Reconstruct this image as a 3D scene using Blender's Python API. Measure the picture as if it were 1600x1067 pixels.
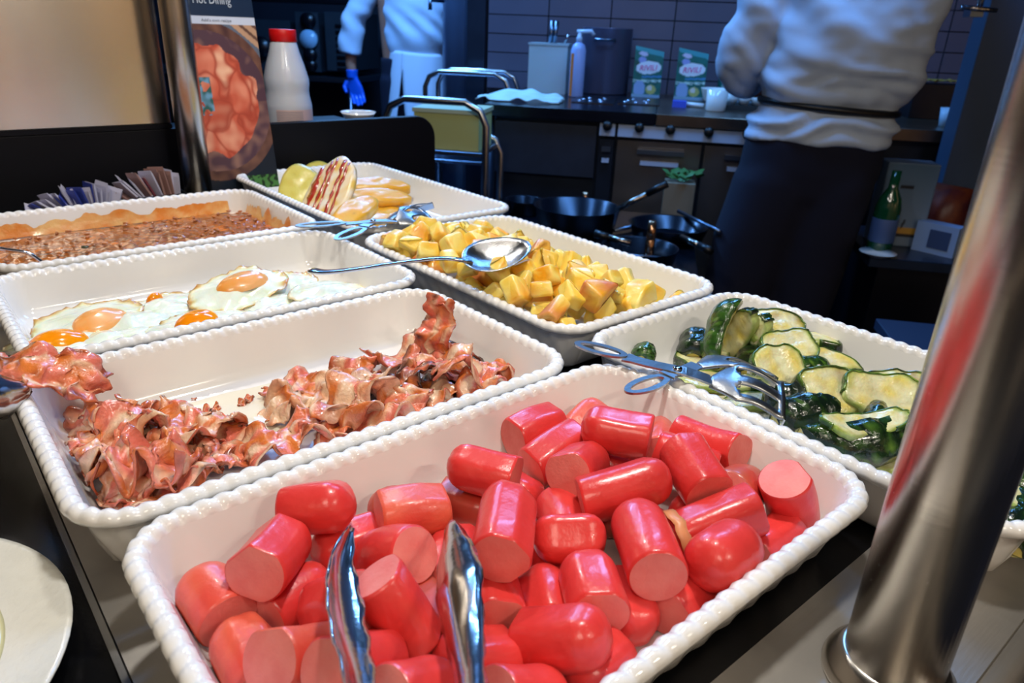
import bpy, bmesh, math, random
import numpy as np
from mathutils import Vector, Matrix, noise, Euler

for o in list(bpy.data.objects): bpy.data.objects.remove(o)
C = bpy.context.scene.collection
PI = math.pi
rnd = random.Random(7)

# ------------------------------------------------------------------ camera
S = 0.25                    # metres per tray unit
RIM = 0.93                  # height of the dish rims
CAMZ = 1.18
R_ = np.array([0.76536789, -0.64245921, 0.03818585])
U_ = np.array([0.22769753, 0.32579829, 0.91761065])
F_ = np.array([0.6019683, 0.6936149, -0.39564192])
FPX = 1138.116
cam = bpy.data.cameras.new('camera'); camo = bpy.data.objects.new('camera', cam); C.objects.link(camo)
camo.matrix_world = Matrix(((R_[0], U_[0], -F_[0], 0), (R_[1], U_[1], -F_[1], 0), (R_[2], U_[2], -F_[2], CAMZ), (0, 0, 0, 1)))
cam.sensor_width = 36; cam.lens = FPX / 1600 * 36; cam.clip_start = 0.02
cam.dof.use_dof = True; cam.dof.focus_distance = 0.55; cam.dof.aperture_fstop = 13
bpy.context.scene.camera = camo
vs = bpy.context.scene.view_settings
vs.view_transform = 'Standard'; vs.look = 'None'; vs.gamma = 1; vs.exposure = 0.0; vs.use_curve_mapping = False

# ------------------------------------------------------------------ world and lamps
w = bpy.data.worlds.new('world'); bpy.context.scene.world = w; w.use_nodes = True
w.node_tree.nodes['Background'].inputs[0].default_value = (0.10, 0.16, 0.28, 1)
w.node_tree.nodes['Background'].inputs[1].default_value = 0.5
def area(name, loc, size, power, col, target=None, shape='DISK', sy=None):
    l = bpy.data.lights.new(name, 'AREA'); l.shape = shape; l.size = size; l.energy = power; l.color = col
    if sy: l.size_y = sy
    o = bpy.data.objects.new(name, l); C.objects.link(o); o.location = loc
    d = (Vector(target) - Vector(loc)) if target else Vector((0, 0, -1))
    o.rotation_euler = d.to_track_quat('-Z', 'Y').to_euler()
    return o
WARM = (1.0, 0.95, 0.88); BLUE = (0.16, 0.44, 1.0)
area('heat_lamp_light', (0.34, 0.30, 1.72), 0.07, 4.3, WARM)
area('heat_lamp_light', (0.40, 1.02, 1.75), 0.07, 3.9, WARM)
area('warm_fill_light', (-0.9, -0.7, 2.5), 0.8, 16, (1.0, 0.88, 0.72))  # unseen warm lamp, added to give the steel something bright to reflect
area('streak_fill_light', (0.45, -1.2, 2.3), 0.07, 6, (1.0, 0.9, 0.75))  # unseen lamps added to put bright streaks in the steel screen
area('streak_fill_light', (0.66, -1.25, 2.3), 0.07, 5, (1.0, 0.9, 0.75))

WW = (1.0, 0.80, 0.56)
# kitchen frame: x along the cooking line, y away from the buffet
KX = Vector((0.62994728, -0.7766379, 0)); KY = Vector((0.7766379, 0.62994728, 0))
def K(x, y, z): return KX * x + KY * y + Vector((0, 0, z))
KM = Matrix(((KX.x, KY.x, 0, 0), (KX.y, KY.y, 0, 0), (0, 0, 1, 0), (0, 0, 0, 1)))
area('kitchen_tube_light', K(0.3, 2.25, 2.52), 1.2, 30, BLUE, shape='RECTANGLE', sy=0.15)
area('kitchen_tube_light', K(-1.5, 3.6, 2.52), 1.2, 85, BLUE, shape='RECTANGLE', sy=0.15)
area('kitchen_tube_light', K(-0.9, 2.4, 2.52), 0.9, 18, BLUE, shape='RECTANGLE', sy=0.15)

area('wall_fill_light', K(4.6, 0.2, 2.55), 0.3, 24, WW, K(5.35, 0.2, 1.2))  # unseen lamps added to brighten the walls that the steel mirrors
area('wall_fill_light', K(4.5, -2.3, 2.45), 0.3, 60, WW, K(5.35, -2.2, 0.9))
area('wall_fill_light', K(-1.0, -2.1, 2.55), 0.3, 24, WW, K(-1.0, -2.85, 1.2))
area('wall_fill_light', K(2.0, -2.1, 2.55), 0.3, 24, WW, K(2.0, -2.85, 1.2))

# ------------------------------------------------------------------ placing helpers (photo direction met with a real plane)
def ray(px, py):
    d = (px - 800) / FPX * R_ - (py - 533.5) / FPX * U_ + F_
    return Vector(d)
def at(px, py, zu=0.0):                  # zu: tray units above the rims
    d = ray(px, py); z = zu * S + RIM
    return Vector((0, 0, CAMZ)) + d * ((z - CAMZ) / d.z)
def az(px, py, z):
    d = ray(px, py); return Vector((0, 0, CAMZ)) + d * ((z - CAMZ) / d.z)
def ky(px, py, Y):                       # on the kitchen plane y = Y -> kitchen (x, z)
    d = ray(px, py); p = d * (Y / d.dot(KY)); return p.dot(KX), p.z + CAMZ
def wy(px, py, Y):                       # on world plane y = Y
    d = ray(px, py); return Vector((0, 0, CAMZ)) + d * (Y / d.y)

# ------------------------------------------------------------------ materials
def s2l(c): return tuple((x / 255 / 12.92 if x <= 10 else ((x / 255 + 0.055) / 1.055) ** 2.4) for x in c)
MATS = {}
def mat(name, col, rough=0.5, metal=0.0, bump=0.0, bscale=200, var=0.0, vscale=20, coat=0.0, sss=0.0, col2=None, vc=False, emit=None, aniso=None, trans=0.0, spec=None):
    if name in MATS: return MATS[name]
    m = bpy.data.materials.new(name); m.use_nodes = True; nt = m.node_tree; b = nt.nodes['Principled BSDF']
    c = s2l(col) if max(col) > 1.0 else col
    b.inputs['Base Color'].default_value = (*c, 1); b.inputs['Roughness'].default_value = rough; b.inputs['Metallic'].default_value = metal
    b.inputs['Coat Weight'].default_value = coat; b.inputs['Coat Roughness'].default_value = 0.08
    if spec is not None: b.inputs['Specular IOR Level'].default_value = spec
    if sss: b.inputs['Subsurface Weight'].default_value = sss; b.inputs['Subsurface Scale'].default_value = 0.004
    if name == 'panel_steel':
        tg = nt.nodes.new('ShaderNodeCombineXYZ'); tg.inputs[2].default_value = 1.0; nt.links.new(tg.outputs[0], b.inputs['Tangent']); b.inputs['Anisotropic'].default_value = 0.85 if name == 'panel_steel' else 0.0
    if trans: b.inputs['Transmission Weight'].default_value = trans
    tc = nt.nodes.new('ShaderNodeTexCoord')
    src = None
    if vc:
        a = nt.nodes.new('ShaderNodeVertexColor'); a.layer_name = 'Col'; src = a.outputs['Color']
    if var > 0 or col2:
        n = nt.nodes.new('ShaderNodeTexNoise'); n.inputs['Scale'].default_value = vscale; n.inputs['Detail'].default_value = 5
        nt.links.new(tc.outputs['Object'], n.inputs['Vector'])
        r = nt.nodes.new('ShaderNodeValToRGB'); r.color_ramp.elements[0].position = 0.38; r.color_ramp.elements[1].position = 0.62
        if vc:
            r.color_ramp.elements[0].color = (1 - var, 1 - var, 1 - var, 1); r.color_ramp.elements[1].color = (1, 1, 1, 1)
            mx = nt.nodes.new('ShaderNodeMix'); mx.data_type = 'RGBA'; mx.blend_type = 'MULTIPLY'; mx.inputs[0].default_value = 1
            nt.links.new(src, mx.inputs[6]); nt.links.new(r.outputs[0], mx.inputs[7]); src = mx.outputs[2]
        else:
            c2 = s2l(col2) if col2 else tuple(x * (1 - var) for x in c)
            r.color_ramp.elements[0].color = (*c2, 1); r.color_ramp.elements[1].color = (*c, 1); src = r.outputs[0]
        nt.links.new(n.outputs['Fac'], r.inputs[0])
    if src is not None: nt.links.new(src, b.inputs['Base Color'])
    if bump:
        n = nt.nodes.new('ShaderNodeTexNoise'); n.inputs['Scale'].default_value = bscale; n.inputs['Detail'].default_value = 4
        mp = nt.nodes.new('ShaderNodeMapping')
        if aniso: mp.inputs['Scale'].default_value = aniso
        nt.links.new(tc.outputs['Object'], mp.inputs[0]); nt.links.new(mp.outputs[0], n.inputs['Vector'])
        bp = nt.nodes.new('ShaderNodeBump'); bp.inputs['Strength'].default_value = bump; bp.inputs['Distance'].default_value = 0.002
        nt.links.new(n.outputs['Fac'], bp.inputs['Height']); nt.links.new(bp.outputs[0], b.inputs['Normal'])
    if emit: b.inputs['Emission Color'].default_value = (*emit[:3], 1); b.inputs['Emission Strength'].default_value = emit[3]
    MATS[name] = m; return m
ceramic = mat('glazed_ceramic', (238, 236, 232), 0.12, bump=0.05, bscale=60, coat=0.3, var=0.03, vscale=9)
steel = mat('brushed_steel', (190, 190, 192), 0.24, 1.0, bump=0.05, bscale=90, aniso=(1, 1, 30))
pole_steel = mat('pole_steel', (196, 190, 182), 0.27, 1.0, bump=0.03, bscale=30, aniso=(1, 1, 8))
panel_steel = mat('panel_steel', (210, 202, 188), 0.20, 1.0, bump=0.02, bscale=60, aniso=(1, 1, 25), var=0.12, vscale=3)
satin = mat('satin_tool_steel', (168, 170, 172), 0.33, 1.0, bump=0.1, bscale=300)
shiny = mat('polished_steel', (200, 202, 206), 0.09, 1.0)
ksteel = mat('kitchen_steel', (120, 135, 155), 0.3, 1.0, bump=0.06, bscale=30, aniso=(30, 1, 1))
kdark = mat('dark_kitchen_steel', (48, 58, 75), 0.38, 0.7, var=0.3, vscale=4)
kblack = mat('black_enamel', (9, 12, 20), 0.3, var=0.3, vscale=6)
blackgloss = mat('black_glossy_top', (6, 7, 11), 0.22, bump=0.04, bscale=400, var=0.5, vscale=30, spec=0.3)
blackmatte = mat('black_laminate', (5, 6, 15), 0.55, bump=0.05, var=0.4, vscale=4, spec=0.2)
topsteel = mat('counter_steel', (176, 172, 166), 0.42, 0.75, bump=0.08, bscale=50, aniso=(1, 14, 1), var=0.2, vscale=14)
white_plastic = mat('white_plastic', (225, 225, 225), 0.3, coat=0.2)
red_plastic = mat('red_plastic', (205, 18, 18), 0.35)
black_plastic = mat('black_plastic', (14, 15, 18), 0.4)

# ------------------------------------------------------------------ object helpers
def tag(o, label=None, cat=None, group=None, kind=None):
    if label: o['label'] = label
    if cat: o['category'] = cat
    if group: o['group'] = group
    if kind: o['kind'] = kind
    return o
def thing(name, label, cat, loc, group=None):
    o = bpy.data.objects.new(name, None); C.objects.link(o); o.location = Vector(loc); o.empty_display_size = 0.01
    return tag(o, label, cat, group)
def mesh(name, V, F, m, parent=None, smooth=True, cols=None, origin=None, kind=None, label=None, wld=None):
    """V in world coordinates; the object sits at its parent's origin (or at origin)"""
    me = bpy.data.meshes.new(name)
    og = Vector(origin) if origin is not None else Vector((0, 0, 0))
    if parent is not None:
        pw = wld if wld is not None else (parent.location if parent.parent is None else parent.parent.location + parent.location)
        og = Vector(pw)
    me.from_pydata([tuple(Vector(v) - og) for v in V], [], F)
    for mm in (m if isinstance(m, (list, tuple)) else [m]): me.materials.append(mm)
    if smooth: me.polygons.foreach_set('use_smooth', [True] * len(me.polygons))
    if cols is not None:
        a = me.color_attributes.new('Col', 'FLOAT_COLOR', 'POINT')
        a.data.foreach_set('color', [x for c in cols for x in (*c[:3], 1.0)])
    me.update()
    o = bpy.data.objects.new(name, me); C.objects.link(o)
    if parent is not None: o.parent = parent
    else: o.location = og
    if kind: o['kind'] = kind
    if label: o['label'] = label
    return o
def basept(V):
    xs = [v[0] for v in V]; ys = [v[1] for v in V]; zs = [v[2] for v in V]
    return Vector(((min(xs) + max(xs)) / 2, (min(ys) + max(ys)) / 2, min(zs)))
def solo(name, V, F, m, label, cat, group=None, smooth=True, cols=None, kind=None):
    o = mesh(name, V, F, m, None, smooth, cols, origin=basept(V))
    return tag(o, label, cat, group, kind)
def bevel(o, wd, seg=2):
    b = o.modifiers.new('b', 'BEVEL'); b.width = wd; b.segments = seg; b.limit_method = 'ANGLE'; b.angle_limit = 0.7
    return o
def boxg(c, s, M=None):
    """box geometry: centre, full size, optional matrix applied (3x3 or 4x4)"""
    V = [Vector((c[0] + sx * s[0] / 2, c[1] + sy * s[1] / 2, c[2] + sz * s[2] / 2)) for sx in (-1, 1) for sy in (-1, 1) for sz in (-1, 1)]
    if M is not None: V = [M @ v for v in V]
    F = [(0, 1, 3, 2), (4, 6, 7, 5), (0, 4, 5, 1), (2, 3, 7, 6), (0, 2, 6, 4), (1, 5, 7, 3)]
    return V, F
def join(*gs):
    V = []; F = []
    for v, f in gs:
        n = len(V); V += v; F += [tuple(i + n for i in q) for q in f]
    return V, F
def tubeg(pts, r, n=10, cap=True, up=None):
    """round tube through points (r: number or list)"""
    pts = [Vector(p) for p in pts]; k = len(pts); rr = r if isinstance(r, (list, tuple)) else [r] * k
    V = []; F = []; ref = None
    for i, p in enumerate(pts):
        t = (pts[min(i + 1, k - 1)] - pts[max(i - 1, 0)]).normalized()
        if ref is None: ref = Vector((0, 0, 1)) if abs(t.z) < 0.9 else Vector((1, 0, 0))
        a = t.cross(ref).normalized(); b = a.cross(t).normalized(); ref = b
        for j in range(n):
            th = 2 * PI * j / n; V.append(p + (a * math.cos(th) + b * math.sin(th)) * rr[i])
    for i in range(k - 1):
        for j in range(n):
            F.append((i * n + j, i * n + (j + 1) % n, (i + 1) * n + (j + 1) % n, (i + 1) * n + j))
    if cap: F.append(tuple(range(n))[::-1]); F.append(tuple((k - 1) * n + j for j in range(n)))
    return V, F
def flatg(pts, wd, th, side):
    """flat bar: polyline, widths, thickness, side = list of width directions"""
    pts = [Vector(p) for p in pts]; k = len(pts); ws = wd if isinstance(wd, (list, tuple)) else [wd] * k
    V = []; F = []
    for i, p in enumerate(pts):
        t = (pts[min(i + 1, k - 1)] - pts[max(i - 1, 0)]).normalized()
        s = Vector(side[i] if isinstance(side, list) else side); s = (s - t * s.dot(t)).normalized(); n = s.cross(t).normalized()
        for a, b in ((-1, -1), (1, -1), (1, 1), (-1, 1)): V.append(p + s * a * ws[i] / 2 + n * b * th / 2)
    for i in range(k - 1):
        for j in range(4): F.append((i * 4 + j, i * 4 + (j + 1) % 4, (i + 1) * 4 + (j + 1) % 4, (i + 1) * 4 + j))
    F += [(3, 2, 1, 0), tuple(4 * (k - 1) + j for j in range(4))]
    return V, F
def latheg(c, prof, n=32, axis=None):
    V = []; F = []; c = Vector(c)
    Q = Vector((0, 0, 1)).rotation_difference(Vector(axis)).to_matrix() if axis is not None else Matrix.Identity(3)
    for r, z in prof:
        for j in range(n):
            th = 2 * PI * j / n; V.append(c + Q @ Vector((r * math.cos(th), r * math.sin(th), z)))
    k = len(prof)
    for i in range(k - 1):
        for j in range(n): F.append((i * n + j, i * n + (j + 1) % n, (i + 1) * n + (j + 1) % n, (i + 1) * n + j))
    F.append(tuple(range(n))[::-1]); F.append(tuple((k - 1) * n + j for j in range(n)))
    return V, F
def smoothline(pts, k=8):
    """Catmull-Rom"""
    P = [Vector(p) for p in pts]; P = [P[0]] + P + [P[-1]]; out = []
    for i in range(1, len(P) - 2):
        for j in range(k):
            t = j / k; a, b, c, d = P[i - 1], P[i], P[i + 1], P[i + 2]
            out.append(0.5 * ((2 * b) + (c - a) * t + (2 * a - 5 * b + 4 * c - d) * t * t + (3 * b - a - 3 * c + d) * t ** 3))
    out.append(P[-2]); return out
def nz(x, y, z=0.0): return noise.noise(Vector((x, y, z)))

# ------------------------------------------------------------------ room shell
def struct(name, V, F, m, smooth=False): return tag(mesh(name, V, F, m, None, smooth, origin=basept(V)), kind='structure')
struct('floor', *boxg((0, 3.2, -0.05), (11, 12.4, 0.1), KM), mat('floor_tile', (26, 34, 48), 0.35, var=0.3, vscale=2))
struct('ceiling', *boxg((0, 3.2, 2.75), (11, 12.4, 0.1), KM), mat('ceiling_paint', (70, 76, 86), 0.8, var=0.1))
wallm = mat('wall_paint_dark', (34, 42, 58), 0.6, var=0.2, vscale=3)
wallw = mat('wall_paint_warm', (150, 128, 104), 0.7, var=0.1, vscale=3)
struct('wall_left', *boxg((-5.4, 3.2, 1.35), (0.1, 12.4, 2.7), KM), wallm)
struct('wall_right', *boxg((5.4, 3.2, 1.35), (0.1, 12.4, 2.7), KM), wallw)
struct('wall_far', *boxg((0, 6.3, 1.35), (10.7, 0.1, 2.7), KM), wallm)
struct('wall_front', *boxg((0, -2.9, 1.35), (10.7, 0.1, 2.7), KM), wallw)
for i, (yy, ww) in enumerate(((-2.30, .30), (-2.70, .06), (-.55, .55), (1.3, .7), (2.4, .5))):  # unseen dark strips, added to make dark bands in the screen's reflection
    struct('reflection_strip_%d' % (i + 1), *boxg((5.28, yy, 1.35), (.14, ww, 2.7), KM), mat('dark_reflection_strip', (38, 28, 24), .5, var=.3, vscale=3))
# tiled wall behind the cooking line
TX0, TX1, TY = -0.88, 3.2, 3.9
wt = struct('wall_back', *boxg(((TX0 + TX1) / 2, TY + 0.1, 1.3), (TX1 - TX0, 0.18, 2.6), KM), mat('tile_grout', (34, 34, 44), 0.8))
tilem = mat('grey_wall_tile', (92, 88, 104), 0.34, var=0.12, vscale=3)
tme = None
for i in range(9):
    for j in range(17):
        x = TX0 + 0.155 + i * 0.306; z = 0.93 + j * 0.088
        if x > 1.9: continue
        if tme is None:
            V, F = boxg((0, 0, 0), (0.300, 0.012, 0.083), KM.to_3x3())
            t = mesh('tile', V, F, tilem, None, False); bevel(t, 0.0015, 1); tme = t.data
        else: t = bpy.data.objects.new('tile', tme); C.objects.link(t)
        t.parent = wt; t.location = K(x, TY + 0.006 + rnd.uniform(0, 0.0015), z) - wt.location

# ------------------------------------------------------------------ buffet counter
CT = RIM - 0.21 * S - 0.001         # counter top height
def ub(x0, x1, y0, y1, z0, z1): return boxg(((x0 + x1) / 2 * S, (y0 + y1) / 2 * S, (z0 + z1) / 2), ((x1 - x0) * S, (y1 - y0) * S, z1 - z0))
ctr = thing('buffet_counter', 'stainless framed buffet counter with black glass inset under the white dishes', 'counter', (1.6 * S, 2.8 * S, 0))
inx0, inx1, iny0, iny1 = 0.27, 2.9, 0.545, 5.22
V, F = join(ub(0.14, inx0, 0.2, 5.35, CT - 0.03, CT), ub(inx1, 3.08, 0.2, 5.35, CT - 0.03, CT), ub(inx0, inx1, 0.2, iny0, CT - 0.03, CT), ub(inx0, inx1, iny1, 5.35, CT - 0.03, CT))
mesh('worktop', V, F, topsteel, ctr, False)
mesh('glass_inset', *ub(inx0, inx1, iny0, iny1, CT - 0.02, CT - 0.001), blackgloss, ctr, False)
mesh('cabinet', *ub(0.18, 3.04, 0.24, 5.33, 0.08, CT - 0.03), blackmatte, ctr, False)
mesh('plinth', *ub(0.3, 2.9, 0.4, 5.2, 0.0, 0.08), kblack, ctr, False)
V, F = tubeg([(0.165 * S, 0.20 * S, CT - 0.016), (3.1 * S, 0.20 * S, CT - 0.016)], 0.014, 16)
mesh('edge_rail', V, F, topsteel, ctr)
# darker side counter with the plate
sc = thing('side_counter', 'black glossy side counter left of the dishes, under the white plate', 'counter', (-1.2 * S, 2.4 * S, 0))
mesh('worktop', *ub(-2.6, 0.122, -0.3, 5.35, CT - 0.03, CT - 0.0005), blackgloss, sc, False)
mesh('cabinet', *ub(-2.55, 0.08, -0.2, 5.3, 0.0, CT - 0.03), blackmatte, sc, False)
mesh('steel_edge', *ub(0.122, 0.136, -0.3, 5.35, CT - 0.03, CT + 0.0012), steel, sc, False)

# ------------------------------------------------------------------ serving dishes
def rr_ring(hx, hy, r, ns=12, nl=40, nw=26):
    """rounded rectangle: list of (x, y, nx, ny, arc length)"""
    r = max(r, 0.002); pts = []
    def seg(x0, y0, x1, y1, n, nx, ny):
        for i in range(n): t = i / n; pts.append((x0 + (x1 - x0) * t, y0 + (y1 - y0) * t, nx, ny))
    def arc(cx, cy, a0):
        for i in range(ns): a = a0 + PI / 2 * i / ns; pts.append((cx + r * math.cos(a), cy + r * math.sin(a), math.cos(a), math.sin(a)))
    seg(-hx + r, -hy, hx - r, -hy, nl, 0, -1); arc(hx - r, -hy + r, -PI / 2)
    seg(hx, -hy + r, hx, hy - r, nw, 1, 0); arc(hx - r, hy - r, 0)
    seg(hx - r, hy, -hx + r, hy, nl, 0, 1); arc(-hx + r, hy - r, PI / 2)
    seg(-hx, hy - r, -hx, -hy + r, nw, -1, 0); arc(-hx + r, -hy + r, PI)
    return pts
TR = {}
def dish(key, x0, x1, y0, y1, label, dz=0.0):
    cx, cy = (x0 + x1) / 2 * S, (y0 + y1) / 2 * S; hx, hy = (x1 - x0) / 2 * S, (y1 - y0) / 2 * S
    TR[key] = (x0, x1, y0, y1)
    t = thing('serving_dish', label, 'dish', (cx, cy, CT))
    lng = hx >= hy
    nl = 250 if lng else 150; nw = 150 if lng else 250
    base = rr_ring(hx, hy, 0.15 * S, 34, nl, nw)
    L = [0.0]
    for i in range(1, len(base)): L.append(L[-1] + math.hypot(base[i][0] - base[i - 1][0], base[i][1] - base[i - 1][1]))
    tot = L[-1] + math.hypot(base[0][0] - base[-1][0], base[0][1] - base[-1][1])
    nb = round(tot / (0.047 * S))
    outer = [(0.13, -0.2085), (0.115, -0.2085), (0.095, -0.204), (0.078, -0.188), (0.060, -0.14), (0.045, -0.09), (0.034, -0.05), (0.028, -0.036)]
    rim = [(0.028, -0.036), (0.012, -0.034), (0.002, -0.026), (-0.001, -0.014), (0.006, -0.002), (0.020, 0.004), (0.034, 0.001), (0.043, -0.009), (0.047, -0.020)]
    inner = [(0.047, -0.020), (0.056, -0.05), (0.070, -0.10), (0.082, -0.14), (0.098, -0.168), (0.125, -0.184), (0.17, -0.190), (0.26, -0.192)]
    def build(prof, is_rim):
        V = []; F = []; n = len(base)
        for pi_, (d, z) in enumerate(prof):
            dd = d * S
            ring = rr_ring(hx - dd, hy - dd, 0.15 * S - min(dd, 0.10 * S), 34, nl, nw)
            f = 0.0
            if is_rim and 0 < pi_ < len(prof) - 1: f = 1.0
            for i, (x, y, nx, ny) in enumerate(ring):
                a = 0.0; h = 0.0
                ph = 2 * PI * (nb * L[i] / tot) + 0.55 * pi_
                if f:
                    bmp = (abs(math.sin(ph / 2)) - 0.6)
                    out = (pi_ - 4) / 4.0
                    a = bmp * 0.0075 * S * (-out); h = bmp * 0.0075 * S * (1 - abs(out) * 0.6)
                elif prof is outer and 2 < pi_ < 7:
                    a = 0.0028 * S * math.sin(2 * PI * (nb * 0.5 * L[i] / tot) + z * 34)
                V.append(Vector((cx + x + nx * a, cy + y + ny * a, RIM + (z - 0.004) * S + h + dz)))
        for p in range(len(prof) - 1):
            for i in range(n): F.append((p * n + i, p * n + (i + 1) % n, (p + 1) * n + (i + 1) % n, (p + 1) * n + i))
        return V, F, n
    V, F, n = build(outer, False); F = [q for q in F]; F.append(tuple(range(n))[::-1])
    V2, F2, n = build(inner, False); m_ = len(V); V += V2; F += [tuple(i + m_ for i in q) for q in F2]; F.append(tuple(m_ + (len(inner) - 1) * n + i for i in range(n)))
    mesh('bowl', V, F, ceramic, t)
    V, F, n = build(rim, True); mesh('scalloped_rim', V, F, ceramic, t)
    return t
dish('A', 0.175, 1.722, 0.530, 1.480, 'white scalloped dish full of pink sausage chunks, nearest the camera')
dish('B', 0.120, 1.615, 1.500, 2.450, 'white scalloped dish holding scraps of bacon, behind the sausages')
dish('C', 0.180, 1.680, 2.500, 3.500, 'white scalloped dish with the fried eggs')
dish('D', 0.230, 1.735, 3.560, 4.640, 'white scalloped dish of brown bean stew')
dish('E', 1.800, 2.900, 3.330, 5.130, 'farthest white scalloped dish, holding long potato slices with red sauce')
dish('F', 1.730, 2.720, 1.700, 3.250, 'white scalloped dish heaped with yellow potato cubes')
dish('G', 1.736, 2.710, 0.225, 1.660, 'white scalloped dish of grilled zucchini beside the steel pole')
def dfloor(dd=0.0): return -0.1955 + dd

# ------------------------------------------------------------------ sausages
SR = 0.0158
skin_red = mat('sausage_skin', (231, 72, 68), 0.30, bump=0.25, bscale=150, sss=0.03, coat=0.15, col2=(220, 54, 52), vscale=14)
skin_org = mat('sausage_skin_orange', (232, 108, 80), 0.36, bump=0.3, bscale=170, sss=0.06, coat=0.1, col2=(220, 76, 62), vscale=26)
skin_tan = mat('sausage_skin_browned', (176, 92, 62), 0.34, bump=0.2, bscale=150, sss=0.05, coat=0.15, col2=(205, 66, 54), vscale=22)
skin_rim = mat('sausage_casing_edge', (222, 150, 100), 0.4)
cut_m = mat('sausage_cut_face', (238, 134, 124), 0.5, bump=0.12, bscale=500, sss=0.15, col2=(232, 116, 108), vscale=60)
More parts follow.
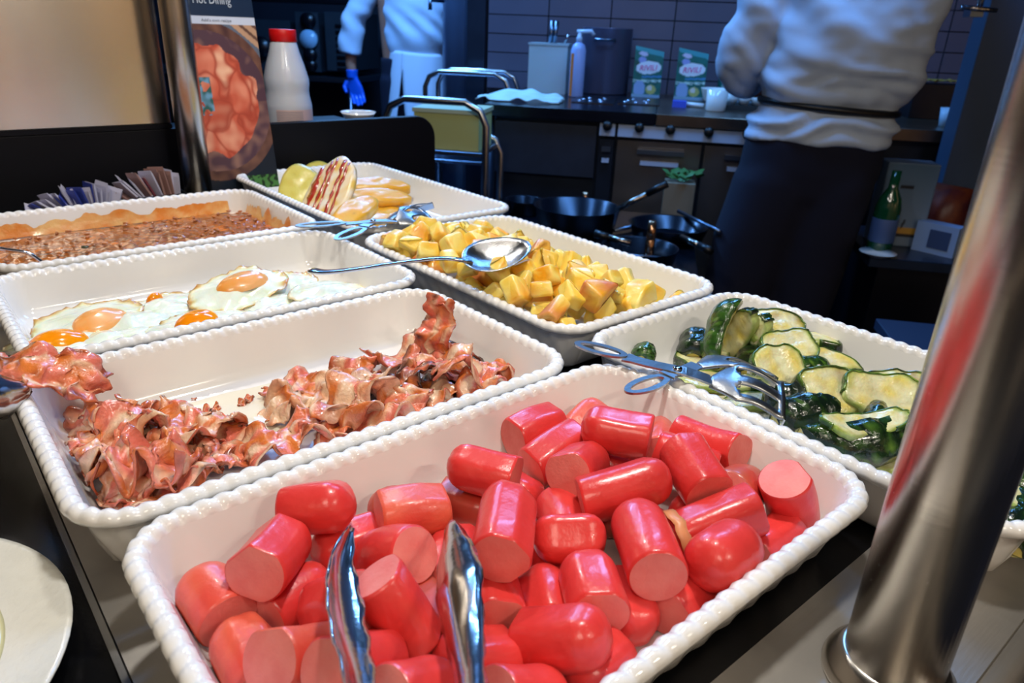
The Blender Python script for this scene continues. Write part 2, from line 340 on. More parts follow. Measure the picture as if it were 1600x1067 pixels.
# ax, ay, az: near/cut end; bx, by, bz: other end (pixels, tray units over the rim); style C both ends cut, R far end rounded, D both rounded
SA = [
 (448,797,.005, 556,790,.005,'R',0,'pink sausage chunk against the back wall, alone at upper left of the pile'),
 (350,955,-.10, 266,902,-.05,'R',1,'orange sausage chunk with star-shaped wrinkles on its rounded end, far left of pile'),
 (402,897,-.03, 452,858,-.05,'C',0,'sausage chunk turning its broad round cut face to the camera, right of the wrinkled one'),
 (432,975,-.11, 505,893,-.09,'R',0,'rounded shiny sausage chunk behind the left tong arm'),
 (590,832,-.10, 495,872,-.13,'R',0,'dark red sausage chunk in shade below the lone upper-left chunk'),
 (690,800,-.06, 592,812,-.08,'C',1,'wrinkled sausage chunk leaning next to the tan rounded end'),
 (650,812,-.12, 585,790,-.10,'R',2,'tan rounded sausage end showing behind the wrinkled chunk'),
 (650,870,-.03, 592,856,-.08,'C',0,'sausage chunk whose cut face has small pits, left of the right tong arm'),
 (565,955,-.11, 480,950,-.13,'R',0,'small rounded sausage end partly behind the left tong arm'),
 (395,1085,-.08, 360,962,-.08,'R',1,'long orange sausage chunk along the left wall at the bottom edge'),
 (418,1025,.0, 535,990,-.04,'C',1,'sausage chunk with a pale oval cut face, lower left of pile'),
 (660,1002,-.02, 580,898,.0,'C',0,'big squarish sausage chunk lying between the two tong arms'),
 (640,945,-.11, 712,985,-.12,'R',2,'browned sausage end under the squarish chunk between the tongs'),
 (530,1040,-.01, 590,1020,-.05,'C',0,'sausage chunk with pale cut face behind the foot of the left tong arm'),
 (706,838,-.08, 700,935,-.14,'C',0,'upright sausage chunk with pale top, behind the right tong arm'),
 (806,745,.02, 702,716,.02,'R',0,'smooth sausage chunk against the back wall above the browned one'),
 (695,783,-.11, 775,795,-.10,'R',2,'browned sausage chunk beneath the smooth one at the back wall'),
 (798,678,-.03, 866,650,-.05,'C',0,'small sausage chunk at the back wall, uppermost left of the heap'),
 (828,726,.0, 902,668,-.02,'C',0,'sausage chunk slanting to the right, next to the small back-wall chunk'),
 (1020,678,.03, 902,662,.03,'R',0,'sausage chunk with a flat oval facet on top of the heap'),
 (890,690,-.08, 944,630,-.03,'R',1,'wrinkled orange sausage end peeking out at the very back of heap'),
 (782,873,.0, 805,765,.0,'R',0,'sausage chunk with a crease pointing its cut end down to the camera'),
 (884,750,-.03, 922,708,-.02,'C',0,'angular sausage chunk with a bright flat top in mid heap'),
 (906,778,.05, 1050,732,.05,'R',0,'large sausage chunk crossing the heap centre with a puckered right end'),
 (822,845,.0, 950,840,.0,'D',0,'smooth sausage chunk lying level under the large crossing one'),
 (878,785,-.06, 890,852,-.12,'C',0,'pale flat cut end showing below the large crossing chunk'),
 (1024,905,-.01, 988,795,-.01,'R',0,'standing sausage chunk with cut end down, right of the level one'),
 (1020,692,-.03, 1128,728,-.04,'C',0,'sausage chunk half hidden behind the big diagonal one'),
 (1162,700,-.01, 1052,672,-.01,'C',0,'sausage chunk with round cut face to the right by the back corner'),
 (1108,762,.0, 1070,700,.0,'C',0,'diagonal flat-sided sausage chunk with a lit corner, right of the large crossing one'),
 (1050,838,.035, 1185,785,.03,'C',0,'sausage chunk with torn curling casing on its left cut end'),
 (1140,765,-.10, 1182,750,-.09,'R',2,'speckled tan sausage end behind the torn-casing chunk'),
 (1246,812,-.01, 1226,744,-.075,'C',0,'sausage chunk standing upright against the right wall'),
 (1180,860,-.04, 1275,826,-.04,'C',0,'sausage chunk touching the front rim, farthest right'),
 (1098,905,.05, 1182,845,.05,'D',0,'plump sausage piece with both ends rounded on the front rim'),
 (1030,965,-.03, 1105,920,-.06,'C',0,'sausage chunk under the plump one, cut face at lower left'),
 (938,975,-.01, 908,880,-.01,'R',0,'sausage chunk pointing down to the camera in front of the level one'),
 (850,975,-.05, 842,905,-.07,'R',0,'sausage chunk left of the one pointing down, lower in the heap'),
 (778,975,-.05, 762,885,-.09,'C',0,'sausage chunk just right of the right tong arm with a whitish mark'),
 (812,1012,.02, 975,1012,.02,'R',0,'long flat-sided sausage chunk at the front with a folded end'),
 (800,1022,-.02, 680,1028,-.02,'R',0,'sausage chunk crossing behind the right tong arm at the bottom'),
 (970,910,-.09, 992,1005,-.06,'R',0,'sausage chunk in the shade beside the front rim'),
 (600,1085,-.02, 690,1068,-.02,'R',0,'rounded top of a sausage chunk at the bottom edge between the tongs'),
 (780,1085,.01, 890,1072,.01,'R',0,'rounded top of a sausage chunk at the bottom edge right of the tongs'),
 (1040,668,-.09, 1030,700,-.13,'C',1,'sliver of sausage between the topmost chunk and the back corner one'),
 (930,800,-.13, 1000,850,-.13,'D',2,'browned sausage chunk buried in the middle of the heap'),
 (850,880,-.13, 920,900,-.13,'D',0,'dark sausage chunk buried below the level one'),
 (760,850,-.13, 740,760,-.13,'D',0,'dark sausage chunk buried under the creased one'),
 (600,1000,-.13, 540,930,-.13,'D',0,'dark sausage chunk buried between the tong arms'),
 (1000,730,-.13, 940,690,-.13,'D',0,'dark sausage chunk buried under the faceted one'),
 (1130,820,-.13, 1080,880,-.13,'D',0,'dark sausage chunk buried under the torn-casing one'),
 (1120,800,-.13, 1200,810,-.13,'D',0,'dark sausage chunk buried near the right wall'),
 (900,1060,-.13, 960,960,-.13,'D',0,'dark sausage chunk buried under the long flat-sided one'),
 (700,1080,-.12, 640,1010,-.13,'D',0,'dark sausage chunk buried at the front bottom'),
]
n = len(SA)
PA = np.array([list(at(s[0], s[1], s[2])) for s in SA]); PB = np.array([list(at(s[3], s[4], s[5])) for s in SA])
camp = np.array([0, 0, CAMZ])
rA = PA - camp; rA /= np.linalg.norm(rA, axis=1)[:, None]; rB = PB - camp; rB /= np.linalg.norm(rB, axis=1)[:, None]
buried = np.array([1.0 if 'buried' in s[8] else 0.0 for s in SA])
x0_, x1_, y0_, y1_ = [v * S for v in TR['A']]
def seg(p1, q1, p2, q2):
    d1 = q1 - p1; d2 = q2 - p2; r = p1 - p2; a = d1 @ d1; e = d2 @ d2; f = d2 @ r; c = d1 @ r; b = d1 @ d2; den = a * e - b * b
    s = np.clip((b * f - c * e) / den, 0, 1) if den > 1e-12 else 0.5
    t = (b * s + f) / e
    if t < 0: t = 0; s = np.clip(-c / a, 0, 1)
    elif t > 1: t = 1; s = np.clip((b - c) / a, 0, 1)
    return s, t
for it in range(160):
    dA = np.zeros_like(PA); dB = np.zeros_like(PB); cn = np.ones(n)
    dirs = (PB - PA); ln = np.linalg.norm(dirs, axis=1)[:, None]; dirs = dirs / ln
    IA = PA + dirs * SR * 0.75; IB = PB - dirs * SR * 0.75
    for i in range(n):
        for j in range(i + 1, n):
            if np.abs(IA[i] + IB[i] - IA[j] - IB[j]).max() > 0.15: continue
            s, t = seg(IA[i], IB[i], IA[j], IB[j])
            c1 = IA[i] + (IB[i] - IA[i]) * s; c2 = IA[j] + (IB[j] - IA[j]) * t
            v = c1 - c2; d = np.linalg.norm(v)
            pen = 2 * SR * 0.985 - d
            if pen > 0:
                nn = v / max(d, 1e-6)
                wi, wj = (0.85, 0.15) if buried[i] > buried[j] else ((0.15, 0.85) if buried[j] > buried[i] else (0.5, 0.5))
                dA[i] += nn * pen * wi * (1 - s) * 1.2; dB[i] += nn * pen * wi * s * 1.2
                dA[j] -= nn * pen * wj * (1 - t) * 1.2; dB[j] -= nn * pen * wj * t * 1.2
    PA += dA * 0.5; PB += dB * 0.5
    # back to the ray it is seen along (buried ones are free)
    k = 0.22 if it < 120 else 0.08
    for P, r in ((PA, rA), (PB, rB)):
        v = P - camp; on = camp + r * np.sum(v * r, axis=1)[:, None]
        P += (on - P) * (k * (1 - buried))[:, None]
    # length
    v = PB - PA; L_ = np.linalg.norm(v, axis=1)[:, None]; tg = np.clip(L_, 0.040, 0.058); cor = (v / L_) * (L_ - tg) * 0.5
    PA += cor * 0.8; PB -= cor * 0.8
    # floor and walls
    fl = RIM - 0.196 * S + SR
    for P in (PA, PB):
        P[:, 2] -= 0.0003
        P[:, 2] = np.maximum(P[:, 2], fl)
        z = np.clip((RIM - P[:, 2]) / S, -0.0, 0.2); ins = (0.052 + z * 0.22) * S + SR * 0.9
        low = P[:, 2] < RIM + 0.006
        P[:, 0] = np.where(low, np.clip(P[:, 0], x0_ + ins, x1_ - ins), P[:, 0]); P[:, 1] = np.where(low, np.clip(P[:, 1], y0_ + ins, y1_ - ins), P[:, 1])
def sausage(a, b, style, tone, label, seed):
    a = Vector(a); b = Vector(b); rg = random.Random(seed); d = (b - a); L = d.length; d.normalize(); mid = (a + b) / 2
    up = Vector((0, 0, 1)) if abs(d.z) < .9 else Vector((1, 0, 0)); e1 = d.cross(up).normalized(); e2 = e1.cross(d).normalized()
    nf = rg.choice((0, 1, 1, 2, 3)); fl = [(rg.uniform(0, 2 * PI), rg.uniform(0.84, 0.92)) for _ in range(nf)]
    if nf: fl[0] = (PI / 2 + rg.uniform(-.7, .7), rg.uniform(.84, .9))
    bend = rg.uniform(-0.0022, 0.0022); ns = 36; R = SR * rg.uniform(0.97, 1.03)
    ra = style == 'D'; rb = style in 'RD'
    rows = []                      # (axial position, radius factor, pucker)
    def cutend(pos, sg): return [(pos, 0.93, 0), (pos + sg * 0.0008, 0.975, 0), (pos + sg * 0.002, 1.0, 0)]
    def rndend(pos, sg): 
        o = []
        for q in (0.02, 0.12, 0.25, 0.4, 0.56, 0.72, 0.88): o.append((pos + sg * R * 0.80 * (1 - math.sqrt(max(0, 1 - q * q))) , q, 1 - q))
        o.append((pos + sg * R * 0.70, 0.985, 0)); return o
    A0 = -L / 2; B0 = L / 2
    rows += rndend(A0, 1) if ra else cutend(A0, 1)
    for i in range(1, 8): rows.append((A0 + 0.012 + (L - 0.024) * i / 8, 1.0, 0))
    rows += list(reversed(rndend(B0, -1) if rb else cutend(B0, -1)))
    V = []; F = []; tilt = rg.uniform(-0.25, 0.25)
    for x, q, pk in rows:
        for j in range(ns):
            th = 2 * PI * j / ns; k = 1.0
            for f0, fd in fl:
                c = math.cos(th - f0)
                if c > fd: k = min(k, fd / c)
            wr = 1 + 0.012 * nz(math.cos(th) * 2 + seed, math.sin(th) * 2, x * 90)
            if pk > 0: wr += 0.07 * pk * math.sin(th * 9 + seed + 2 * nz(th, seed))
            # long ridges near rounded ends
            r = R * q * k * wr
            sh = tilt * r * math.cos(th) * (1 if (not ra and x < A0 + .006) or (not rb and x > B0 - .006) else 0) * 0.5
            px = mid + d * (x + sh) + e2 * bend * (1 - (2 * x / L) ** 2)
            V.append(px + e1 * math.cos(th) * r + e2 * math.sin(th) * r)
    k = len(rows)
    for i in range(k - 1):
        for j in range(ns): F.append((i * ns + j, (i + 1) * ns + j, (i + 1) * ns + (j + 1) % ns, i * ns + (j + 1) % ns))
    if ra: F.append(tuple(range(ns)))
    if rb: F.append(tuple((k - 1) * ns + j for j in range(ns))[::-1])
    t = thing('sausage_chunk', label, 'sausage', mid - Vector((0, 0, SR)), 'pink sausage chunks in the front dish')
    mesh('skin', V, F, (skin_red, skin_org, skin_tan)[tone], t)
    for endrow, isr, sg in ((0, ra, -1), (k - 1, rb, 1)):
        if isr: continue
        ring = [V[endrow * ns + j] for j in range(ns)]; c = sum(ring, Vector()) / ns; r2 = [c + (v - c) * 0.55 + d * sg * 0.0005 for v in ring]
        VV = ring + r2 + [c + d * sg * 0.0006]; FF = []
        for j in range(ns):
            q = (j, (j + 1) % ns, ns + (j + 1) % ns, ns + j); FF.append(q if sg > 0 else q[::-1])
            q = (ns + j, ns + (j + 1) % ns, 2 * ns); FF.append(q if sg > 0 else q[::-1])
        mesh('cut_face', VV, FF, cut_m, t)
    return t, e1, e2, d, R, a
for i, s in enumerate(SA):
    r = sausage(PA[i], PB[i], s[6], s[7], s[8], 11 + i * 3)
    if 'torn' in s[8] and 'under' not in s[8] and 'behind' not in s[8]:
        t, e1, e2, d, R, a = r
        V = []; F = []; m_ = 26
        for j in range(m_):
            th = -0.6 + 4.2 * j / (m_ - 1)
            for q in (0, 1, 2):
                rr = R * (1.02 + 0.05 * q + 0.06 * nz(j * .5, q)); V.append(a + d * (0.007 - 0.0035 * q + 0.002 * nz(j * .4, 5)) + e1 * math.cos(th) * rr + e2 * math.sin(th) * rr)
        for j in range(m_ - 1):
            for q in (0, 1): F.append((j * 3 + q, j * 3 + q + 1, j * 3 + q + 4, j * 3 + q + 3))
        o = mesh('torn_casing', V, F, skin_rim, t); sd = o.modifiers.new('s', 'SOLIDIFY'); sd.thickness = 0.0006

# ------------------------------------------------------------------ bacon
bacon_m = mat('fried_bacon', (200, 90, 60), 0.24, vc=True, bump=0.5, bscale=330, var=.18, vscale=130, coat=0.5, sss=0.05)
BF, BP, BB, BK, BO = s2l((250, 214, 178)), s2l((238, 128, 106)), s2l((176, 78, 38)), s2l((54, 26, 20)), s2l((232, 130, 60))
def mixc(a, b, t): t = max(0, min(1, t)); return tuple(x + (y - x) * t for x, y in zip(a, b))
def bacon(cx, cy, zu, L, W, yaw, seed, label, rump=0.25, arch=0.0, fat=0.35, char=0.3, pitch=0.0, roll=0.0, curl=0.0, group='scraps of fried bacon in the white dish', floor=True):
    rg = random.Random(seed); L *= S; W *= S; nu, nv = 46, 17; c = at(cx, cy, zu); L *= .92; W *= .92; V = []; cols = []; F = []
    M = Matrix.Rotation(math.radians(yaw), 3, 'Z') @ Matrix.Rotation(math.radians(pitch), 3, 'Y') @ Matrix.Rotation(math.radians(roll), 3, 'X')
    ph = rg.uniform(0, 6); f1 = rg.uniform(1.6, 2.6); f2 = rg.uniform(3.5, 5)
    for i in range(nu):
        u = i / (nu - 1)
        for j in range(nv):
            v = j / (nv - 1) - 0.5
            wv = W * (1 + 0.35 * nz(u * 3, seed, v * 2)) * (0.55 + 0.45 * math.sin(PI * min(1, max(0, 0.08 + 0.84 * u))) ** 0.5)
            x = (u - 0.5) * L + 0.05 * W * nz(v * 5, seed, u * 8); y = v * wv; z = 0
            a = rump * W * 0.52
            z += a * math.sin(2 * PI * f1 * u + ph + 2.2 * v * math.sin(ph)) * (0.6 + 0.8 * abs(v) * 2)
            z += a * 0.35 * math.sin(2 * PI * f2 * u + ph * 2 + 5 * v) * (abs(v) * 2) ** 1.5
            y += a * 0.6 * math.cos(2 * PI * f1 * u + ph) * 1.0
            d = noise.noise_vector(Vector((u * L * 110, v * W * 110, seed))) * 0.16 * W
            d2 = noise.noise_vector(Vector((u * L * 420, v * W * 420, seed + 9))) * 0.030 * W
            p = Vector((x, y, z)) + d + d2
            p.z += 0.45 * arch * W * math.sin(PI * u)
            if curl:
                th = curl * (u - 0.5) * 2 * PI; r = L / max(0.3, abs(curl) * 2 * PI)
                p = Vector((math.sin(th) * (r + p.z * 0.5), p.y, r - math.cos(th) * (r + p.z * 0.5)))
            V.append(c + M @ p)
            s = v * 2 + 0.5 * nz(u * 2.5, seed * 1.7); st = math.sin(s * 6.5 + seed) * 0.8 + 0.9 * nz(u * 5, v * 12, seed)
            col = mixc(BP, BF, (st + fat * 2 - 0.65) * 2.2)
            col = mixc(col, BO, 0.30 + 1.6 * nz(u * 6 + 3, v * 4, seed + 5)); col = mixc(col, BB, (nz(u * 11, v * 8, seed + 11) - .30) * 1.8)
            e = max(abs(v) * 2, abs(u - .5) * 2) + 0.5 * nz(u * 7, v * 6, seed + 2)
            col = mixc(col, BB, (e - 0.86) * 2.4 + char * 0.35)
            col = mixc(col, BK, (e - 1.22 + char * 0.7 + 0.5 * nz(u * 9, v * 9, seed + 7)) * 2.2)
            cols.append(col)
    for i in range(nu - 1):
        for j in range(nv - 1): F.append((i * nv + j, (i + 1) * nv + j, (i + 1) * nv + j + 1, i * nv + j + 1))
    if floor:
        zs = sorted(p.z for p in V); lo = zs[len(zs) // 25]; tgt = RIM + (dfloor(0.004) + 0) * S
        sh = tgt - lo if zu < -0.17 else 0
        V = [p + Vector((0, 0, sh)) for p in V]; Q = []
        bx0, bx1, by0, by1 = TR['B']
        def ins_(z): return .056 + max(0, (RIM - z) / S) * .30
        dx = dy = 0.0
        for p in V:
            q_ = ins_(max(p.z, tgt)); dx = max(dx, bx0 + q_ - p.x / S) if p.x / S < (bx0 + bx1) / 2 else min(dx, bx1 - q_ - p.x / S)
            if abs(dy) < 9: dy = max(dy, by0 + q_ - p.y / S) if p.y / S < (by0 + by1) / 2 else min(dy, by1 - q_ - p.y / S)
        for p in V:
            zz = max(p.z, tgt); q_ = ins_(zz); x_ = p.x / S + dx * .8; y_ = p.y / S + dy * .8
            Q.append(Vector((max(bx0 + q_, min(bx1 - q_, x_)) * S, max(by0 + q_, min(by1 - q_, y_)) * S, zz)))
        V = Q
    o = solo('bacon_scrap', V, F, bacon_m, label, 'bacon', group, True, cols)
    sd = o.modifiers.new('s', 'SOLIDIFY'); sd.thickness = 0.0014
    return o
bacon(98, 668, -.12, .34, .13, -62, 3, 'long bacon rasher standing along the left wall of its dish', .25, .2, .3, .2, pitch=-18, roll=60)
bacon(155, 650, -.17, .16, .10, 40, 5, 'small dark curl of bacon at the back of the left pile', .3, .2, .3, .5, curl=.5)
bacon(208, 655, -.14, .26, .17, 75, 8, 'upright pointed bacon piece at the back of the left pile', .25, .2, .3, .15, pitch=35)
bacon(228, 688, -.16, .26, .17, -20, 12, 'pale folded bacon piece right of the pointed one', .25, .2, .55, .25)
bacon(150, 706, -.12, .40, .20, 12, 14, 'broad arched bacon slice at the middle of left pile', .28, .8, .35, .05)
bacon(150, 742, -.08, .26, .19, -35, 19, 'red crumpled bacon lump on top of the left pile', .42, .3, .2, .2)
bacon(205, 735, -.14, .34, .18, 50, 22, 'bacon slice between the red lump and the looped rasher', .3, .3, .5, .1)
bacon(305, 690, -.13, .38, .13, 28, 25, 'looped bacon rasher with an open arch, right of the left pile', .3, .9, .6, .15)
bacon(332, 718, -.17, .36, .20, 22, 29, 'flat glossy red bacon slice at the right end of left pile', .22, .3, .25, .25)
bacon(350, 680, -.17, .2, .10, 30, 31, 'dark jagged bacon bit behind the looped rasher', .45, .3, .3, .55)
bacon(190, 775, -.15, .28, .16, 15, 36, 'brown bacon curl lowest in the left pile', .32, .4, .4, .3)
bacon(275, 750, -.16, .38, .17, 20, 39, 'bacon slice with charred edge beside the front rim', .3, .4, .4, .25)
bacon(245, 722, -.15, .3, .18, -50, 41, 'crinkled bacon slice under the looped rasher', .4, .4, .4, .1)
bacon(118, 725, -.16, .26, .16, 80, 43, 'orange bacon flap at the left foot of the pile', .3, .5, .5, .1)
bacon(455, 690, -.16, .32, .17, 8, 46, 'lone bacon piece with a charred left tip, middle of the dish', .25, .6, .2, .2)
bacon(535, 672, -.17, .34, .10, 35, 48, 'narrow dark bacon strip right of the lone piece', .3, .4, .2, .25)
bacon(495, 598, -.17, .40, .17, -5, 51, 'flat pink ham-like bacon slice at the left of the right pile', .15, .2, .15, .02)
bacon(490, 628, -.17, .36, .19, 10, 54, 'very pale fatty bacon slice in front of the pink one', .3, .4, 1.0, -.3)
bacon(560, 628, -.13, .34, .19, 42, 57, 'ruffled pink and white bacon slice in the right pile', .42, .5, .8, -.2)
bacon(600, 655, -.15, .36, .17, 20, 60, 'orange bacon ruffle beside the front rim of the right pile', .42, .4, .5, 0)
bacon(682, 520, -.05, .30, .14, 10, 63, 'upright bacon strip leaning on the back wall', .25, .1, .3, .15, pitch=-78, roll=25)
bacon(625, 553, -.15, .32, .14, 12, 66, 'rolled bacon piece left of the upright strip', .3, .7, .4, .2, curl=.25)
bacon(680, 575, -.13, .36, .22, 5, 69, 'dark red burnt bacon slice in the centre of the right pile', .25, .3, .05, .95)
bacon(640, 600, -.17, .32, .2, -25, 72, 'charred blistered bacon slice in front of the burnt one', .25, .2, .1, 1.2)
bacon(715, 608, -.15, .22, .07, 60, 75, 'thin black burnt bacon strip right of the charred slice', .4, .3, .1, 1.8)
bacon(770, 575, -.10, .30, .17, -15, 78, 'tall rosy bacon fold at the right end of the dish', .4, .6, .5, .05, pitch=20)
bacon(800, 590, -.13, .28, .16, 30, 81, 'orange bacon piece at the rim, right end of the dish', .35, .4, .3, .2)
bacon(735, 600, -.16, .3, .17, 10, 84, 'pale bacon piece beside the thin black strip', .35, .3, .8, .0)
bacon(660, 632, -.16, .3, .14, 15, 87, 'golden bacon frill along the front rim', .4, .3, .6, .05)
bacon(560, 585, -.16, .22, .16, 60, 90, 'dark pink bacon fold between the pink slice and the charred one', .35, .4, .2, .3)
for i, (x, y, l, q) in enumerate(((327, 643, .07, 'dark bacon crumb left of the two in mid dish'), (384, 628, .06, 'reddish bacon crumb right of the two in mid dish'), (302, 622, .025, 'tiny bacon crumb behind the mid dish crumbs'), (430, 597, .03, 'tiny reddish bacon crumb left of the pink slice'), (395, 683, .05, 'pale bacon crumb left of the charred tip'), (262, 682, .03, 'tiny dark bacon crumb between the two piles'), (648, 620, .03, 'tiny dark bacon crumb under the charred slice'))):
    bacon(x, y, -.19, l, l * .6, 30 * i, 100 + i, q, .4, .2, .2, .4, group='bacon crumbs')

# ------------------------------------------------------------------ fried eggs
egg_m = mat('egg_white', (240, 240, 214), 0.2, vc=True, bump=0.2, bscale=130, coat=0.5, sss=0.25)
yolk_o = mat('egg_yolk_orange', (252, 158, 12), 0.16, bump=0.06, bscale=40, coat=0.5, sss=0.2, col2=(248, 138, 10), vscale=30)
yolk_p = mat('egg_yolk_veiled', (246, 184, 120), 0.24, bump=0.1, bscale=60, coat=0.5, sss=0.25, col2=(244, 160, 70), vscale=34)
EW, EG, EY, EB = s2l((248, 246, 228)), s2l((234, 238, 212)), s2l((250, 236, 150)), s2l((196, 132, 62))
def egg(px, py, zu, rx, ry, yaw, seed, label, yolk=None, tilt=(0, 0), lace=0.5, yoff=(0, 0), yr=.42, ys=1.0):
    c = at(px, py, zu); nr, nt = 16, 72; V = []; F = []; cols = []
    M = Matrix.Rotation(math.radians(tilt[0]), 3, 'X') @ Matrix.Rotation(math.radians(tilt[1]), 3, 'Y') @ Matrix.Rotation(math.radians(yaw), 3, 'Z')
    def hgt(r, th): return S * (0.022 * (1 - r ** 3) + 0.022 * math.exp(-((r / 0.5) ** 2)) + 0.010 * nz(math.cos(th) * r * 3, math.sin(th) * r * 3, seed))
    for i in range(nr):
        r = (i / (nr - 1))
        for j in range(nt):
            th = 2 * PI * j / nt
            R = 1 + 0.16 * nz(math.cos(th) * 1.2, math.sin(th) * 1.2, seed) + 0.05 * nz(math.cos(th) * 5, math.sin(th) * 5, seed + 3)
            fr = max(0, r - 0.86) / 0.14
            z = hgt(r, th) + S * lace * fr * (0.012 + 0.022 * nz(math.cos(th) * 7, math.sin(th) * 7, seed + 1))
            R += fr * lace * 0.05 * nz(math.cos(th) * 13, math.sin(th) * 13, seed + 4)
            V.append(c + M @ Vector((rx * S * R * r * math.cos(th), ry * S * R * r * math.sin(th), z)))
            k = nz(math.cos(th) * r * 2.5 + 4, math.sin(th) * r * 2.5, seed)
            col = mixc(EW, EG, 0.4 + 1.4 * k); col = mixc(col, EY, (k - 0.25) * 0.8)
            q = (r - 0.84) / 0.16 + 0.8 * nz(math.cos(th) * 4, math.sin(th) * 4, seed + 8)
            col = mixc(col, EY, (q - 0.0) * lace * 1.5); col = mixc(col, EB, (q - 0.35) * lace * 1.7)
            cols.append(col)
    for i in range(nr - 1):
        for j in range(nt): F.append((i * nt + j, (i + 1) * nt + j, (i + 1) * nt + (j + 1) % nt, i * nt + (j + 1) % nt))
    t = thing('fried_egg', label, 'egg', c, 'fried eggs')
    o = mesh('egg_white', V, F, egg_m, t, True, cols); sd = o.modifiers.new('s', 'SOLIDIFY'); sd.thickness = 0.0008
    if yolk:
        V = []; F = []; nr2 = 9
        for i in range(nr2):
            r = i / (nr2 - 1)
            for j in range(32):
                th = 2 * PI * j / 32
                x = (yoff[0] + yr * ys * r * math.cos(th)) * rx * S; y = (yoff[1] + yr * r * math.sin(th)) * ry * S
                z = hgt(math.hypot(x / rx / S, y / ry / S), 0) - 0.0012 + S * 0.034 * math.sqrt(max(0, 1 - r * r))
                V.append(c + M @ Vector((x, y, z)))
        for i in range(nr2 - 1):
            for j in range(32): F.append((i * 32 + j, (i + 1) * 32 + j, (i + 1) * 32 + (j + 1) % 32, i * 32 + (j + 1) % 32))
        mesh('yolk', V, F, yolk, t)
    return t
egg(138, 508, -.16, .23, .17, 20, 1, 'fried egg with a veiled pinkish yolk, leftmost large one', yolk_p, (8, -3), .9, (.1, -.3), .42, 1.2)
egg(85, 545, -.172, .20, .15, 0, 2, 'fried egg with a bright runny yolk, half hidden at the front left rim', yolk_o, (0, 0), .6, (.1, 0), .42, 1.2)
egg(312, 512, -.165, .24, .17, 10, 3, 'fried egg with a bright orange yolk cut off by the rim, middle', yolk_o, (2, 0), .5, (-.05, -.05), .38)
egg(372, 455, -.12, .22, .15, 5, 4, 'fried egg with pale yellow and pink yolk lying on top, tilted', yolk_p, (14, -6), .8, (.15, .05), .46, 1.2)
egg(440, 447, -.155, .18, .14, 20, 5, 'fried egg mostly hidden, only a sliver of orange yolk at the back', yolk_o, (3, 0), 1.0, (0, .45), .36)
egg(515, 458, -.15, .19, .14, 0, 6, 'fried egg turned over, all white, at the right end', None, (4, 3), .3)
egg(258, 482, -.17, .20, .15, 30, 7, 'broken egg white scrap with a smear of yolk', yolk_o, (0, 0), 1.0, (.0, .35), .2)
egg(210, 505, -.172, .20, .16, 0, 8, 'plain egg white between the two left yolks', None, (0, 0), .7)
egg(175, 535, -.18, .22, .12, 0, 9, 'pale egg white at the rim, left of the middle yolk', None, (0, 0), .4)
egg(420, 478, -.178, .26, .12, 12, 10, 'browned lacy egg white under the tilted egg', None, (0, 0), 1.6)

# ------------------------------------------------------------------ bean stew
stew_m = mat('bean_stew', (160, 84, 30), 0.2, vc=True, bump=0.6, bscale=170, coat=0.6)
x0, x1, y0, y1 = TR['D']; zs_ = -0.095
nx_, ny_ = 150, 96; V = []; F = []; cols = []
ca, cb, cc, cd = s2l((150, 84, 34)), s2l((182, 102, 40)), s2l((118, 66, 34)), s2l((220, 120, 34))
for i in range(nx_):
    for j in range(ny_):
        u, v = i / (nx_ - 1), j / (ny_ - 1); a, b = u * 2 - 1, v * 2 - 1
        hx = (x1 - x0) / 2 - 0.074; hy = (y1 - y0) / 2 - 0.074
        # squircle mapping into the rounded dish
        X = a * hx * (1 - 0.03 * b ** 8); Y = b * hy * (1 - 0.03 * a ** 8)
        X += (x0 + x1) / 2; Y += (y0 + y1) / 2
        cell = noise.voronoi(Vector((X * 26, Y * 26, 1)))[0][0]
        z = zs_ - 0.02 + 0.016 * nz(X * 4, Y * 4) + 0.012 * (0.5 - cell) + 0.006 * nz(X * 40, Y * 40)
        e = max(abs(a) ** 6, abs(b) ** 6); z -= e * 0.01
        if b > 0.86: z -= 0.012 * (b - .86) / .14
        V.append(Vector((X * S, Y * S, RIM + z * S)))
        k = nz(X * 7, Y * 7, 3); c = mixc(ca, cb, 0.5 + k); c = mixc(c, cc, 1.2 * nz(X * 22, Y * 22, 7) + (0.35 - cell) * 0.9); c = mixc(c, cd, (nz(X * 12, Y * 12, 9) - 0.30) * 3)
        c = mixc(c, cd, (max(abs(a), abs(b)) - 0.92) * 8)
        cols.append(c)
for i in range(nx_ - 1):
    for j in range(ny_ - 1): F.append((i * ny_ + j, (i + 1) * ny_ + j, (i + 1) * ny_ + j + 1, i * ny_ + j + 1))
st = thing('bean_stew', 'brown bean stew with orange sauce filling its white dish', 'stew', ((x0 + x1) / 2 * S, (y0 + y1) / 2 * S, RIM - 0.19 * S))
mesh('stew_surface', V, F, stew_m, st, True, cols, kind='stuff')
V, F = [], []
